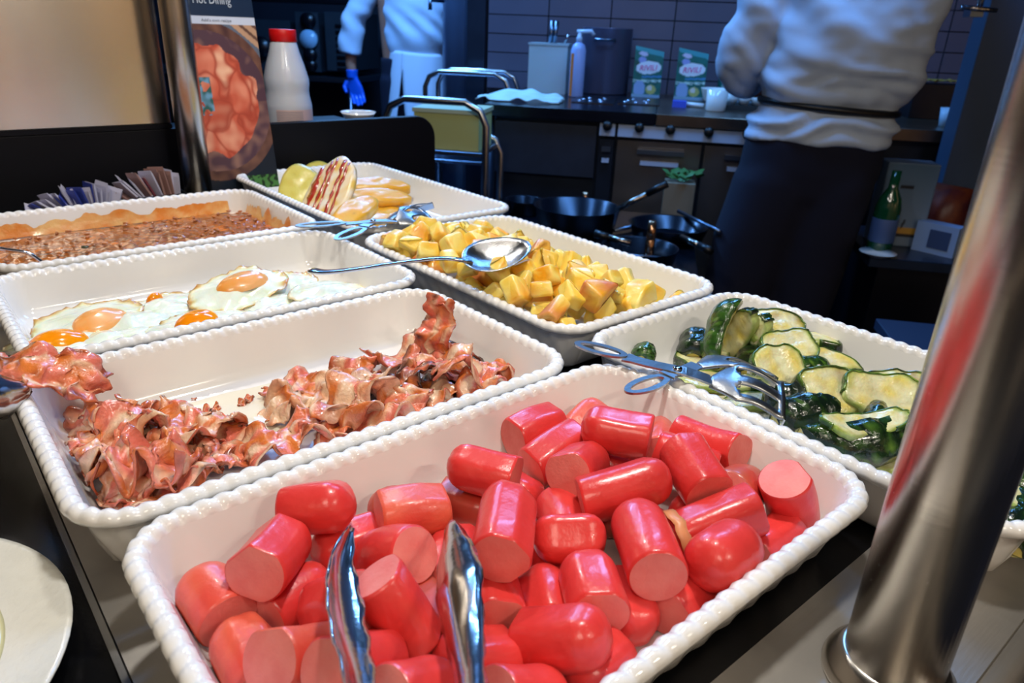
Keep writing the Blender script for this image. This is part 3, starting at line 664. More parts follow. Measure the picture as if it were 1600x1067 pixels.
for q in range(150):
    X = rnd.uniform(x0 + .1, x1 - .1); Y = rnd.uniform(y0 + .1, y1 - .12)
    ico = [(0, 0, 1), (.9, 0, .3), (.3, .85, .3), (-.7, .5, .3), (-.7, -.5, .3), (.3, -.85, .3), (.7, .5, -.3), (-.3, .85, -.3), (-.9, 0, -.3), (-.3, -.85, -.3), (.7, -.5, -.3), (0, 0, -1)]
    a = rnd.uniform(0, PI); n0 = len(V)
    for p in ico:
        x_, y_, z_ = p[0] * .021, p[1] * .012, p[2] * .010
        V.append(Vector(((X + x_ * math.cos(a) - y_ * math.sin(a)) * S, (Y + x_ * math.sin(a) + y_ * math.cos(a)) * S, RIM + (zs_ - .012 + z_) * S)))
    F += [tuple(n0 + i for i in f) for f in ((0, 1, 2), (0, 2, 3), (0, 3, 4), (0, 4, 5), (0, 5, 1), (1, 6, 2), (2, 7, 3), (3, 8, 4), (4, 9, 5), (5, 10, 1), (1, 10, 6), (2, 6, 7), (3, 7, 8), (4, 8, 9), (5, 9, 10), (6, 11, 7), (7, 11, 8), (8, 11, 9), (9, 11, 10), (10, 11, 6))]
o = mesh('beans', V, F, mat('bean', (158, 96, 50), 0.25, col2=(190, 112, 54), vscale=40, coat=0.4), st, kind='stuff'); o.modifiers.new('s', 'SUBSURF').levels = 1
V, F = latheg(Vector(at(133, 387, zs_ + .012)), [(0.0001, 0), (.004, .0), (.005, .001), (.003, .0022), (.0001, .0025)], 12)
mesh('green_pepper', V, F, mat('pepper_bit', (44, 52, 22), .25), st, label='dark green pepper bit in the stew')
# dried sauce film on the back and right walls
film = mat('sauce_film', (222, 132, 44), 0.3, bump=.3, bscale=200, coat=.3, col2=(236, 190, 120), vscale=30)
def wallfilm(A, B, nrm, seed, hmin, hmax, n=90):
    V = []; F = []; A = Vector(A); B = Vector(B); nrm = Vector(nrm); m = 7
    for i in range(n):
        t = i / (n - 1); p = A.lerp(B, t); top = hmin + (hmax - hmin) * max(0, 0.5 + 0.9 * nz(t * 9, seed) + 0.35 * nz(t * 34, seed))
        for j in range(m):
            z = -0.125 + (top + 0.125) * j / (m - 1); dep = 0.050 + (-z) * 0.27 + .0035 + .006 * max(0, .6 - j / (m - 1))
            V.append(Vector((p.x * S, p.y * S, RIM + z * S)) + nrm * dep * S)
    for i in range(n - 1):
        for j in range(m - 1): F.append((i * m + j, (i + 1) * m + j, (i + 1) * m + j + 1, i * m + j + 1))
    return V, F
mesh('sauce_smear', *join(wallfilm((x0 + .10, y1, 0), (x1 - .16, y1, 0), (0, -1, 0), 3, -.09, -.03), wallfilm((x1, y1 - .16, 0), (x1, y0 + .3, 0), (-1, 0, 0), 8, -.10, -.03, 50)), film, st, kind='stuff')

# ------------------------------------------------------------------ potato cubes
pot_m = mat('roast_potato', (244, 196, 70), 0.36, vc=True, bump=0.4, bscale=120, coat=0.2, sss=0.2)
PY, PL, PO, PT = s2l((248, 208, 72)), s2l((252, 230, 132)), s2l((238, 164, 30)), s2l((214, 128, 72))
def potato_mesh(seed, tone):
    rg = random.Random(seed); bm = bmesh.new()
    ex = rg.uniform(.8, 1.35); ey = rg.uniform(.75, 1.05); ez = rg.uniform(.62, .95)
    bmesh.ops.create_cube(bm, size=2)
    for v in bm.verts: v.co = Vector((v.co.x * ex * rg.uniform(.78, 1.1), v.co.y * ey * rg.uniform(.78, 1.1), v.co.z * ez * rg.uniform(.75, 1.1)))
    if seed % 3 != 0:
        nrm = Vector((rg.uniform(-1, 1), rg.uniform(-1, 1), rg.uniform(0.2, 1))).normalized()
        g = bmesh.ops.bisect_plane(bm, geom=bm.verts[:] + bm.edges[:] + bm.faces[:], plane_co=nrm * rg.uniform(.55, .85), plane_no=nrm, clear_outer=True)
        bmesh.ops.holes_fill(bm, edges=[e for e in bm.edges if e.is_boundary])
    bmesh.ops.bevel(bm, geom=bm.edges[:], offset=0.26 if seed % 4 else .38, segments=3, profile=.5, affect='EDGES')
    bmesh.ops.triangulate(bm, faces=bm.faces[:])
    bmesh.ops.subdivide_edges(bm, edges=[e for e in bm.edges if e.calc_length() > .5], cuts=2)
    bm.normal_update()
    sc = 0.058 * S; me = bpy.data.meshes.new('potato_chunk')
    cols = []
    for v in bm.verts:
        p = v.co.copy(); v.co = p * (1 + .05 * nz(p.x * 1.3 + seed, p.y * 1.3, p.z * 1.3)) * sc
        k = nz(p.x * 1.1 + seed, p.y * 1.1, p.z * 1.1); c = mixc(PY, PL, .5 + 1.3 * k)
        c = mixc(c, PO, 1.6 * nz(p.x * .9, p.y * .9 + seed, p.z * .9) + (.35 if tone > 0 else -.1))
        if tone == 2: c = mixc(c, PT, .5 + 1.4 * nz(p.x * .8, p.y * .8, p.z * .8 + seed))
        cols.append(c)
    bm.to_mesh(me); bm.free(); me.materials.append(pot_m)
    me.polygons.foreach_set('use_smooth', [True] * len(me.polygons))
    a = me.color_attributes.new('Col', 'FLOAT_COLOR', 'POINT'); a.data.foreach_set('color', [x for c in cols for x in (*c[:3], 1.0)])
    return me
PM = [potato_mesh(40 + i, (0, 0, 0, 1, 2, 0)[i % 6]) for i in range(26)]
x0, x1, y0, y1 = TR['F']
def heap(X, Y):
    h = -0.06 + 0.125 * math.exp(-((X - 2.02) / .36) ** 2)
    if X > 2.35: h -= (X - 2.35) * 0.55
    if Y > 2.95: h -= (Y - 2.95) * 0.45
    return h
rp = random.Random(5); pts = []
for layer, cnt, dz, dmin in ((0, 2600, 0, .098), (1, 1300, -.075, .105)):
    L_ = []
    for _ in range(cnt):
        X = rp.uniform(x0 + .075, x1 - .10); Y = rp.uniform(y0 + .085, y1 - .10)
        if X > 2.50 - max(0, (Y - 2.5)) * .05 and Y < 2.95: continue
        if X > 2.40 and Y < 1.95: pass
        if all((X - p[0]) ** 2 + (Y - p[1]) ** 2 > dmin * dmin for p in L_): L_.append((X, Y))
    for X, Y in L_:
        z = heap(X, Y) + dz + rp.uniform(-.012, .02); ins = 0.052 + .058
        z = max(z, -.195 + .06); X = min(max(X, x0 + (.11 if z < .02 else .03)), x1 - .12)
        pts.append((X, Y, z))
FP = [(612, 388, .0, 1), (660, 358, .0, 0), (1040, 468, -.06, 0)]
for i, (X, Y, z) in enumerate(pts):
    o = bpy.data.objects.new('potato_chunk', PM[rp.randrange(len(PM))]); C.objects.link(o)
    o.location = (X * S, Y * S, RIM + z * S); o.rotation_euler = (rp.uniform(-.9, .9), rp.uniform(-.9, .9), rp.uniform(0, 6.3)); k = rp.uniform(.82, 1.15); o.scale = (k, k, k)
    tn = ('pale golden', 'pale golden', 'pale golden', 'deep golden', 'browned', 'pale golden')[PM.index(o.data) % 6]
    zn = 'by the back left corner' if Y > 2.75 and X < 2.15 else 'at the back rim' if Y > 2.75 else 'beside the spoon on the left side' if Y > 2.3 and X < 2.05 else 'just behind the spoon bowl' if Y > 2.3 else 'along the front left rim' if X < 1.92 else 'in the middle of the front half' if X < 2.22 else 'on the right slope next to the bare dish wall'
    if z < heap(X, Y) - .04: zn = 'buried under the others ' + zn
    tag(o, tn + ' potato chunk ' + zn.replace('buried under the others on the right slope next to the bare dish wall', 'buried on the right slope'), 'potato', 'roasted potato chunks')

# ------------------------------------------------------------------ potato slices with sauce
sl_m = mat('potato_slice', (226, 190, 96), 0.35, vc=True, bump=.3, bscale=90, coat=.2, sss=.1)
sauce_m = mat('red_sauce', (168, 42, 18), 0.2, coat=.5)
SY, SW, SGn, SBn = s2l((226, 186, 84)), s2l((240, 228, 204)), s2l((206, 192, 84)), s2l((232, 168, 30))
def pslice(px, py, zu, a, b, th, rot, seed, label, tone=0, stripes=0):
    c = at(px, py, zu); M = Euler([math.radians(q) for q in rot]).to_matrix(); nr, nt = 9, 44; V = []; F = []; cols = []
    def P(r, t, top):
        R = 1 + .07 * nz(math.cos(t) * 1.5, math.sin(t) * 1.5, seed)
        x, y = a * S * R * r * math.cos(t), b * S * R * r * math.sin(t)
        z = (th * S / 2) * (1 if top else -1) * (1 - r ** 8 * .35) + .002 * nz(x * 60, y * 60, seed) - (x * x) * 1.6
        return Vector((x, y, z))
    for top in (1, 0):
        for i in range(nr):
            r = i / (nr - 1)
            for j in range(nt):
                t = 2 * PI * j / nt; p = P(r, t, top); V.append(c + M @ p)
                col = mixc(SY, SW, (nz(p.x * 70, p.y * 70, seed) * 1.6 + .5) * (1 if tone == 0 else .25)); 
                if tone == 1: col = mixc(col, SBn, .85 + nz(p.x * 50, p.y * 50, seed + 3))
                if tone == 2: col = mixc(col, SGn, .9)
                col = mixc(col, s2l((96, 48, 18)), (nz(p.x * 60, p.y * 60, seed + 9) - .45) * 2 + (r > .95) * .12)
                cols.append(col)
    o_ = nr * nt
    for i in range(nr - 1):
        for j in range(nt):
            F.append((i * nt + j, (i + 1) * nt + j, (i + 1) * nt + (j + 1) % nt, i * nt + (j + 1) % nt)); F.append((o_ + i * nt + j, o_ + i * nt + (j + 1) % nt, o_ + (i + 1) * nt + (j + 1) % nt, o_ + (i + 1) * nt + j))
    for j in range(nt): F.append(((nr - 1) * nt + j, o_ + (nr - 1) * nt + j, o_ + (nr - 1) * nt + (j + 1) % nt, (nr - 1) * nt + (j + 1) % nt))
    t = thing('potato_slice', label, 'potato slice', c, 'potato slices with red sauce')
    mesh('slice', V, F, sl_m, t, True, cols)
    for k in range(stripes):
        off = -.7 + 1.4 * (k + .5) / stripes + (.08 if k % 2 else 0); pts_ = []; hh = math.sqrt(1 - off * off) * .93
        for q in range(14):
            yy = -hh + 2 * hh * q / 13; xx = off + .05 * nz(yy * 3, k, seed); r = min(.98, math.hypot(xx, yy)); tt = math.atan2(yy, xx); p = P(r, tt, 1); p.z += .0006; pts_.append(c + M @ p)
        wd = [(.024 if k else .05) * S * (.5 + abs(nz(q * .6, k, seed)) * 1.8) for q in range(14)]
        mesh('sauce_stripe', *flatg(pts_, wd, .0009, M @ Vector((1, 0, 0))), sauce_m, t)
    return t
# rot: x, y tilt, z spin
pslice(470, 300, -.03, .14, .22, .05, (38, -8, -30), 2, 'olive tinted potato slice leaning at the far left of its dish', 2)
pslice(510, 305, .0, .20, .29, .045, (44, -14, -68), 3, 'large oval potato slice striped with red sauce and cream, top of the stack', 0, 5)
pslice(585, 291, -.05, .24, .075, .08, (20, 0, -25), 4, 'rear golden potato wedge right of the striped slice', 1)
pslice(582, 309, -.07, .26, .075, .07, (25, 0, -22), 5, 'golden potato wedge second from the rear', 1)
pslice(556, 331, -.05, .21, .085, .08, (15, -12, 25), 6, 'short browned potato wedge in front of the striped slice', 1)
pslice(528, 338, -.13, .2, .1, .04, (5, 0, 20), 7, 'cream covered potato wedge under the striped slice', 0)
pslice(605, 318, -.13, .16, .08, .04, (0, 0, -10), 8, 'cream dusted potato slice behind the tongs', 0)
pslice(596, 335, -.15, .24, .12, .045, (8, 0, -8), 9, 'broad yellow potato slice under the tongs', 1)
pslice(560, 352, -.15, .2, .1, .04, (0, 0, 10), 10, 'low yellow potato slice by the front rim', 1)
pslice(500, 275, -.08, .12, .16, .04, (30, 0, -20), 12, 'yellow green potato slice at the back of the stack', 2)

# ------------------------------------------------------------------ zucchini
zf_m = mat('zucchini_flesh', (220, 214, 130), 0.26, vc=True, bump=.9, bscale=150, var=.18, vscale=90, coat=.45, sss=.15)
zs_m = mat('zucchini_skin', (30, 58, 26), 0.17, vc=True, bump=.75, bscale=150, coat=.5)
ZF, ZY, ZG, ZB, ZD, ZM = s2l((236, 232, 186)), s2l((236, 216, 112)), s2l((150, 184, 70)), s2l((150, 100, 40)), s2l((16, 30, 20)), s2l((58, 100, 34))
def zuc(px, py, zu, L, W, T, rot, seed, label, kind='slab', light=0.3, burn=0.0):
    c = at(px, py, zu); M = Euler([math.radians(q) for q in rot], 'XYZ').to_matrix(); rg = random.Random(seed)
    t = thing('zucchini_piece', label, 'zucchini', c, 'grilled zucchini pieces')
    L *= S * .9; W *= S * .9; T *= S * .95; V = []; F = []; cols = []; VS = []; FS = []; cs = []
    nu, nv = 20, 12
    if kind == 'slab':                    # flat cut piece: flesh faces, skin round the rim
        nt, nr = 46, 8
        def out(t): 
            e = 2.6; cth, sth = math.cos(t), math.sin(t); r = (abs(cth) ** e + abs(sth) ** e) ** (-1 / e)
            r *= 1 + .22 * nz(cth * 1.6, sth * 1.6, seed) + .05 * nz(cth * 6, sth * 6, seed)
            return L / 2 * r * cth, W / 2 * r * sth * (1 + .25 * cth * math.sin(seed))
        def warp(x, y, z): return Vector((x, y, z - 9 * x * x * math.sin(seed * 1.3) * .6 + .0015 * nz(x * 90, y * 90, seed) * 1.2))
        for top in (1, -1):
            for i in range(nr):
                r = i / (nr - 1)
                for j in range(nt):
                    x, y = out(2 * PI * j / nt); p = warp(x * r, y * r, top * T / 2 * (1 - .25 * r ** 6)); V.append(c + M @ p)
                    k = nz(p.x * 90, p.y * 90, seed); col = mixc(ZF, ZY, .35 + 1.3 * k); col = mixc(col, ZG, (r - .82) * 4 + .3 * k); col = mixc(col, ZB, burn + (nz(p.x * 60, p.y * 60, seed + 5) - .3) * 2.4 * (burn + .25))
                    cols.append(col)
        o_ = nr * nt
        for i in range(nr - 1):
            for j in range(nt):
                F.append((i * nt + j, (i + 1) * nt + j, (i + 1) * nt + (j + 1) % nt, i * nt + (j + 1) % nt)); F.append((o_ + i * nt + j, o_ + i * nt + (j + 1) % nt, o_ + (i + 1) * nt + (j + 1) % nt, o_ + (i + 1) * nt + j))
        for j in range(nt): F.append(((nr - 1) * nt + j, o_ + (nr - 1) * nt + j, o_ + (nr - 1) * nt + (j + 1) % nt, (nr - 1) * nt + (j + 1) % nt))
        cov = int(nt * .72)
        for jj in range(cov + 1):
            j = jj - cov // 4; x, y = out(2 * PI * j / nt)
            for q in range(5):
                zz = (q / 4 * 2 - 1); g = 1.0 + .035 * (1 - zz * zz) + .02
                VS.append(c + M @ warp(x * g, y * g, zz * T / 2 * .95)); k = nz(x * 200, y * 200, zz + seed)
                cs.append(mixc(mixc(ZD, ZM, light + .9 * k), ZG, (abs(zz) - .8) * .8 + k * light))
        for jj in range(cov):
            for q in range(4): FS.append((jj * 5 + q, (jj + 1) * 5 + q, (jj + 1) * 5 + q + 1, jj * 5 + q + 1))
    else:                                 # half round log: skin arch over a flat flesh face
        for i in range(nu + 1):
            u = i / nu; x = (u - .5) * L; tp = (1 - (2 * u - 1) ** 6 * .55) * (1 + .12 * nz(u * 3, seed)); bendz = -5 * x * x
            for j in range(nv + 1):
                a = PI * j / nv; k = 1 + .10 * nz(u * 9, a * 2, seed)
                VS.append(c + M @ Vector((x, -math.cos(a) * W / 2 * tp * k, math.sin(a) * T * tp * k + bendz)))
                kk = nz(u * 14, a * 5, seed + 2); col = mixc(ZD, ZM, light + 1.1 * kk); cs.append(mixc(col, ZG, (kk - .35) * 2 * (light + .2)))
            for j in range(nv + 1):
                y = (j / nv * 2 - 1); V.append(c + M @ Vector((x, y * W / 2 * tp * .97, -.0002 + bendz - .12 * T * (1 - y * y) + .0012 * nz(u * 12, y * 4, seed))))
                k = nz(u * 8, y * 3, seed); col = mixc(ZF, ZY, .4 + 1.3 * k); col = mixc(col, ZG, (abs(y) - .75) * 3); cols.append(mixc(col, ZB, burn + (nz(u * 6, y * 2, seed + 5) - .3) * (burn + .3) * 2))
        m_ = nv + 1
        for i in range(nu):
            for j in range(nv):
                FS.append((i * m_ + j, (i + 1) * m_ + j, (i + 1) * m_ + j + 1, i * m_ + j + 1)[::-1]); F.append((i * m_ + j, (i + 1) * m_ + j, (i + 1) * m_ + j + 1, i * m_ + j + 1))
        n0 = len(V); ends = []
        for i in (0, nu):
            ring = [VS[i * m_ + j] for j in range(m_)]; b0 = len(V); V += ring; cols += [ZY] * m_; F.append(tuple(range(b0, b0 + m_)))
    mesh('flesh', V, F, zf_m, t, True, cols)
    o = mesh('skin', VS, FS, zs_m, t, True, cs); sd = o.modifiers.new('s', 'SOLIDIFY'); sd.thickness = .0012
    return t
zuc(1130, 520, -.04, .30, .16, .07, (-70, -55, 15), 1, 'tall dark green zucchini piece standing upright with blistered skin', 'log', .55)
zuc(1156, 518, -.05, .28, .12, .05, (75, 60, 70), 2, 'zucchini stick on edge right of the tall one, pale side out', 'slab', .1)
zuc(1178, 528, -.07, .26, .10, .05, (80, 60, 60), 3, 'narrow zucchini stick third in the upright row', 'slab', .05)
zuc(1086, 540, -.12, .15, .14, .06, (-30, -20, 30), 4, 'shiny nearly black round zucchini piece left of the upright ones', 'log', .0)
zuc(1100, 562, -.16, .26, .16, .05, (0, 0, -10), 5, 'yellow browned zucchini slice under the nearly black round one', 'slab', .1, .25)
zuc(1210, 512, -.03, .28, .17, .07, (22, 0, -45), 6, 'thick zucchini slice with browned face at the top of the heap', 'slab', .2, .25)
zuc(1245, 530, -.07, .34, .14, .06, (-8, 0, -55), 7, 'zucchini slice slanting down behind the top one', 'slab', .1, .1)
zuc(1228, 545, -.06, .24, .16, .05, (25, -5, -30), 8, 'pale zucchini slice with one dark burnt speck below the top one', 'slab', .4, .05)
zuc(1212, 578, -.05, .19, .19, .05, (38, -10, -20), 9, 'pale square zucchini slice with a green edge just above the tong tips', 'slab', .7, .0)
zuc(1250, 582, -.12, .26, .12, .07, (20, 0, -30), 10, 'olive zucchini wedge right of the pale square slice', 'log', .4)
zuc(1280, 560, -.10, .30, .12, .05, (20, 0, -70), 11, 'translucent zucchini strip at the back wall of the heap', 'slab', .3)
zuc(1300, 615, -.06, .26, .19, .08, (35, 0, -30), 12, 'golden thick zucchini slice in the middle of the dish', 'slab', .2, .22)
zuc(1375, 620, -.05, .28, .18, .045, (35, 5, -50), 13, 'light green flat zucchini slice beside the steel pole', 'slab', .9, 0)
zuc(1402, 610, -.09, .24, .17, .05, (30, 0, -60), 14, 'browned zucchini slice just behind the light green flat one', 'slab', .2, .35)
zuc(1262, 650, -.12, .25, .15, .08, (0, -6, -30), 15, 'dark glossy zucchini piece, skin up, lying by the front rim', 'log', .0)
zuc(1240, 635, -.12, .22, .12, .08, (0, 0, -60), 16, 'blue black zucchini skin right under the tong tips', 'log', -.1)
zuc(1340, 686, -.11, .42, .17, .10, (105, 0, -24), 17, 'long dark zucchini half with yellow flesh showing along its top', 'log', .15)
zuc(1350, 666, -.055, .32, .11, .03, (10, 0, -24), 18, 'yellow zucchini flesh strip lying on the long dark half', 'slab', .7)
zuc(1330, 640, -.12, .2, .1, .07, (0, 0, 70), 19, 'small dark zucchini chunk between the golden and light green slices', 'log', .1)
zuc(1368, 652, -.08, .17, .07, .04, (0, 0, 20), 20, 'little charred zucchini tip below the light green slice', 'log', .0, .6)
zuc(1378, 705, -.15, .16, .11, .07, (0, 0, -20), 21, 'small round ended zucchini piece at the left edge of the pole', 'log', .3)
zuc(1380, 722, -.17, .2, .14, .04, (0, 0, -30), 22, 'yellow zucchini slice low by the rim beside the pole', 'slab', .6, .05)
zuc(1005, 556, -.10, .1, .09, .05, (20, 0, 30), 23, 'small green zucchini end at the left corner behind the tong rings', 'log', .5)
zuc(1130, 598, -.17, .40, .15, .03, (0, 0, -42), 24, 'long pale zucchini slice flat on the dish under the tongs', 'slab', .9, .1)
zuc(1190, 628, -.18, .3, .12, .03, (0, 0, -42), 25, 'white yellow zucchini slice flat by the rim in front of the tongs', 'slab', .9, .05)
zuc(1235, 608, -.15, .24, .13, .06, (0, 0, 10), 26, 'oily zucchini wedge between the tong tips and golden slice', 'log', .3)
zuc(1185, 560, -.14, .3, .16, .06, (0, 0, 20), 27, 'dark zucchini piece at the foot of the upright row', 'log', .1)
zuc(1300, 600, -.15, .3, .16, .06, (0, 0, -60), 28, 'zucchini piece mostly covered by the golden thick slice', 'log', .1)
zuc(1590, 690, -.03, .34, .14, .06, (10, 0, -60), 29, 'dark zucchini strip uppermost right of the pole', 'slab', .0)
zuc(1585, 705, -.06, .3, .15, .08, (0, 0, -30), 30, 'zucchini half with glossy dark skin right of the pole', 'log', .0)
zuc(1590, 722, -.08, .24, .12, .05, (15, 0, 10), 31, 'light yellow zucchini slice second from top right of the pole', 'slab', .3)
zuc(1580, 745, -.09, .3, .14, .07, (0, 0, 10), 32, 'green zucchini chunk at the right border in the middle of the stack', 'log', .2)
zuc(1592, 765, -.07, .28, .14, .04, (18, 0, -10), 33, 'dark rimmed zucchini slice with yellow face at the right border', 'slab', .1, .1)
zuc(1575, 782, -.12, .3, .15, .06, (5, 0, 25), 34, 'zucchini slice with burnt edge above the front rim right of pole', 'slab', .0, .2)
zuc(1590, 812, -.12, .3, .16, .07, (0, 0, 10), 35, 'dark green zucchini piece lowest right of the pole', 'log', .1)
zuc(1480, 700, -.12, .3, .16, .07, (0, 0, 50), 36, 'zucchini piece hidden behind the steel pole, upper', 'log', .2)
zuc(1450, 660, -.12, .3, .16, .07, (10, 0, -50), 37, 'zucchini slice hidden behind the steel pole, middle', 'slab', .3)
zuc(1560, 730, -.14, .22, .14, .05, (10, 0, 30), 38, 'pale zucchini slice tucked against the right edge of the pole', 'slab', .4)

# ------------------------------------------------------------------ utensils
# salad-style scissor tongs: two arms, each with finger ring, bar, slotted head
def tongs(label, P, ringr, headw, zr, zp, zh, name='serving_tongs'):
    """P: dict px points: r1, r2 ring centres; pv pivot; h1a,h1b / h2a,h2b head start, end"""
    pv = at(*P['pv'], zp); t = thing(name, label, 'tongs', pv)
    for rk, ha, hb, dz, sgn in (('r1', 'h2a', 'h2b', .0012, 1), ('r2', 'h1a', 'h1b', -.0012, -1)):
        rc = at(*P[rk], zr); dirv = (pv - rc); Lr = dirv.length; dv = dirv.normalized(); sd = dv.cross(Vector((0, 0, 1))).normalized(); upv = sd.cross(dv).normalized()
        a_, b_ = ringr
        A = at(*P[ha], zp + (zh - zp) * .45); B = at(*P[hb], zh)
        # ring: flat oval loop
        V = []; F = []; nseg = 40
        for j in range(nseg):
            th = 2 * PI * j / nseg; cc_, ss = math.cos(th), math.sin(th)
            for (f, z) in ((1.0, -1), (1.0, 1), (.74, 1), (.74, -1)):
                V.append(rc + dv * cc_ * (a_ * S * (f if f > .9 else (a_ - b_ * .55) / a_)) + sd * ss * b_ * S * (1 if f > .9 else .52) + upv * z * .0009 + Vector((0, 0, dz)))
        for j in range(nseg):
            for q in range(4): F.append((j * 4 + q, j * 4 + (q + 1) % 4, ((j + 1) % nseg) * 4 + (q + 1) % 4, ((j + 1) % nseg) * 4 + q))
        mesh('finger_ring', V, F, satin, t, False)
        e0 = rc + dv * a_ * S * .93
        ln = smoothline([e0, e0.lerp(pv, .5), pv + Vector((0, 0, dz)), pv.lerp(A, .5) + Vector((0, 0, dz)), A], 5)
        mesh('arm', *flatg(ln, [ (.060 if i < 2 else .05) * S for i in range(len(ln))], .0018, sd), satin, t, False)
        # head: plate with two long slots -> frame of bars, curved like a shallow spoon
        hv = (B - A); hl = hv.length; h = hv.normalized(); hs = h.cross(Vector((0, 0, 1))).normalized(); tilt = Matrix.Rotation(sgn * P.get('roll', .5), 3, h); hs = tilt @ hs; hu = hs.cross(h).normalized(); w_ = headw * S
        def hp(u, v):
            bow = .35 * w_ * math.sin(PI * min(1, u * 1.1)) * 1.0
            return A + h * hl * u + hs * v * w_ / 2 * min(1, .28 + u * 2.2) * 1.0 + hu * (bow * .5 - w_ * .06 * v * v)
        V = []; F = []; nu, nv = 24, 13
        def hole(u, v): return any((.34 < u < .90) and lo < v < hi and ((u - .34) / .05 > abs((v - (lo + hi) / 2) / (hi - lo) * 2) * 1.0 - .2) for lo, hi in ((-.74, -.28), (.24, .72)))
        idx = {}
        for i in range(nu + 1):
            for j in range(nv + 1):
                idx[i, j] = len(V); V.append(hp(i / nu, j / nv * 2 - 1))
        for i in range(nu):
            for j in range(nv):
                if hole((i + .5) / nu, (j + .5) / nv * 2 - 1): continue
                F.append((idx[i, j], idx[i + 1, j], idx[i + 1, j + 1], idx[i, j + 1]))
        o = mesh('slotted_head', V, F, satin, t); s_ = o.modifiers.new('s', 'SOLIDIFY'); s_.thickness = .0016; s_.offset = 0
        # bent end lip
        L1 = [hp(1, -1), hp(1, 0), hp(1, 1)]
        mesh('end_lip', *flatg([p - hu * .004 * 1.0 for p in L1], .009, .0014, hu), shiny, t, False)
    V, F = latheg(pv + Vector((0, 0, .0022)), [(.0038, 0), (.0038, .001), (.0024, .0018), (.0001, .0019)], 16)
    mesh('rivet', V, F, shiny, t)
    return t
tongs('slotted scissor tongs lying between the sausages and the zucchini', dict(pv=(1058, 580), r1=(938, 548), r2=(1012, 598), h1a=(1090, 570), h1b=(1192, 577), h2a=(1110, 594), h2b=(1226, 622), roll=.25), (.095, .04), .18, .03, .03, -.02)
tongs('blue-shining scissor tongs across the rims of the potato slice dish', dict(pv=(583, 347), r1=(502, 352), r2=(548, 363), h1a=(606, 345), h1b=(658, 322), h2a=(620, 346), h2b=(668, 334), roll=.5), (.13, .05), .15, .025, .03, .03)
# serving spoon on the potatoes
t = thing('serving_spoon', 'large steel serving spoon lying on the potato cubes', 'spoon', at(700, 400, .03))
hl = smoothline([at(484, 422, .02), at(510, 425, .025), at(560, 420, .045), at(620, 411, .075), at(680, 404, .11), at(712, 405, .125), at(738, 410, .105)], 6)
wd = [.052 * S if i < 4 else max(.026, .056 - .0022 * i) * S for i in range(len(hl))]; wd[0] = .03 * S
o = mesh('handle', *flatg(hl, wd, .0032, (hl[-1] - hl[0]).cross(Vector((0, 0, 1)))), shiny, t); bevel(o, .0012, 2)
A, B = at(724, 414, .10), at(828, 384, .155); c = (A + B) / 2; h = (B - A).normalized(); hs = h.cross(Vector((0, 0, 1))).normalized(); hu = hs.cross(h); V = []; F = []; nr, nt = 10, 40; Lh = (B - A).length / 2
tl = Matrix.Rotation(.32, 3, h); hs = tl @ hs; hu = tl @ hu
for i in range(nr):
    r = i / (nr - 1)
    for j in range(nt):
        th = 2 * PI * j / nt; x = math.cos(th) * r; y = math.sin(th) * r
        V.append(c + h * x * Lh + hs * y * .108 * S * (1 - .18 * x) + hu * (.06 * S * (r * r - 1) + .012 * S))
for i in range(nr - 1):
    for j in range(nt): F.append((i * nt + j, (i + 1) * nt + j, (i + 1) * nt + (j + 1) % nt, i * nt + (j + 1) % nt))
o = mesh('bowl', V, F, mat('satin_steel', (196, 200, 206), .2, 1.0, bump=.25, bscale=700), t); s_ = o.modifiers.new('s', 'SOLIDIFY'); s_.thickness = .0014
# bean spoon: a thin bent handle coming in from the left
t = thing('stew_ladle', 'thin steel ladle handle dipping into the bean stew at the left border', 'ladle', at(40, 400, -.05))
mesh('handle', *tubeg(smoothline([at(-120, 380, .06), at(-40, 383, .02), at(10, 390, -.02), at(45, 396, -.05), at(68, 411, -.09)], 6), .0022, 8), shiny, t)
mesh('ladle_bowl', *latheg(at(78, 425, -.115), [(.001, -.008), (.008, -.006), (.013, .0), (.0125, .0), (.007, -.005), (.001, -.006)], 20), shiny, t)
# sausage tongs: two leaf shaped arms rising towards the camera
t = thing('grill_tongs', 'steel tongs with leaf-shaped jaws standing in the sausages', 'tongs', at(640, 1000, .1))
jawst = mat('jaw_steel', (190, 186, 186), .15, 1.0, bump=.08, bscale=120)
def leaf(pts, wds, face, name='jaw', bow=.25, th=.0012):
    ln = smoothline(pts, 5); k = len(ln); V = []; F = []; m = 9
    ws = [np.interp(i / (k - 1), np.linspace(0, 1, len(wds)), wds) * S for i in range(k)]
    for i, p in enumerate(ln):
        tt = (ln[min(i + 1, k - 1)] - ln[max(i - 1, 0)]).normalized(); s = Vector(face); s = (s - tt * s.dot(tt)).normalized(); nn = s.cross(tt).normalized()
        for j in range(m):
            v = j / (m - 1) * 2 - 1; V.append(p + s * v * ws[i] / 2 + nn * bow * ws[i] * (1 - v * v) + nn * (.0008 * math.sin(i * 1.6) if abs(v) > .8 else 0))
    for i in range(k - 1):
        for j in range(m - 1): F.append((i * m + j, (i + 1) * m + j, (i + 1) * m + j + 1, i * m + j + 1))
    o = mesh(name, V, F, jawst, t); s_ = o.modifiers.new('s', 'SOLIDIFY'); s_.thickness = th
    return o
cdir = Vector(F_)
leaf([at(551, 822, .035), at(538, 870, .05), at(540, 925, .075), at(548, 985, .10), at(562, 1050, .14), at(575, 1130, .19)], [.012, .05, .075, .07, .05, .045], ray(550, 930).normalized() * .8 + Vector(R_) * .55, bow=.22)
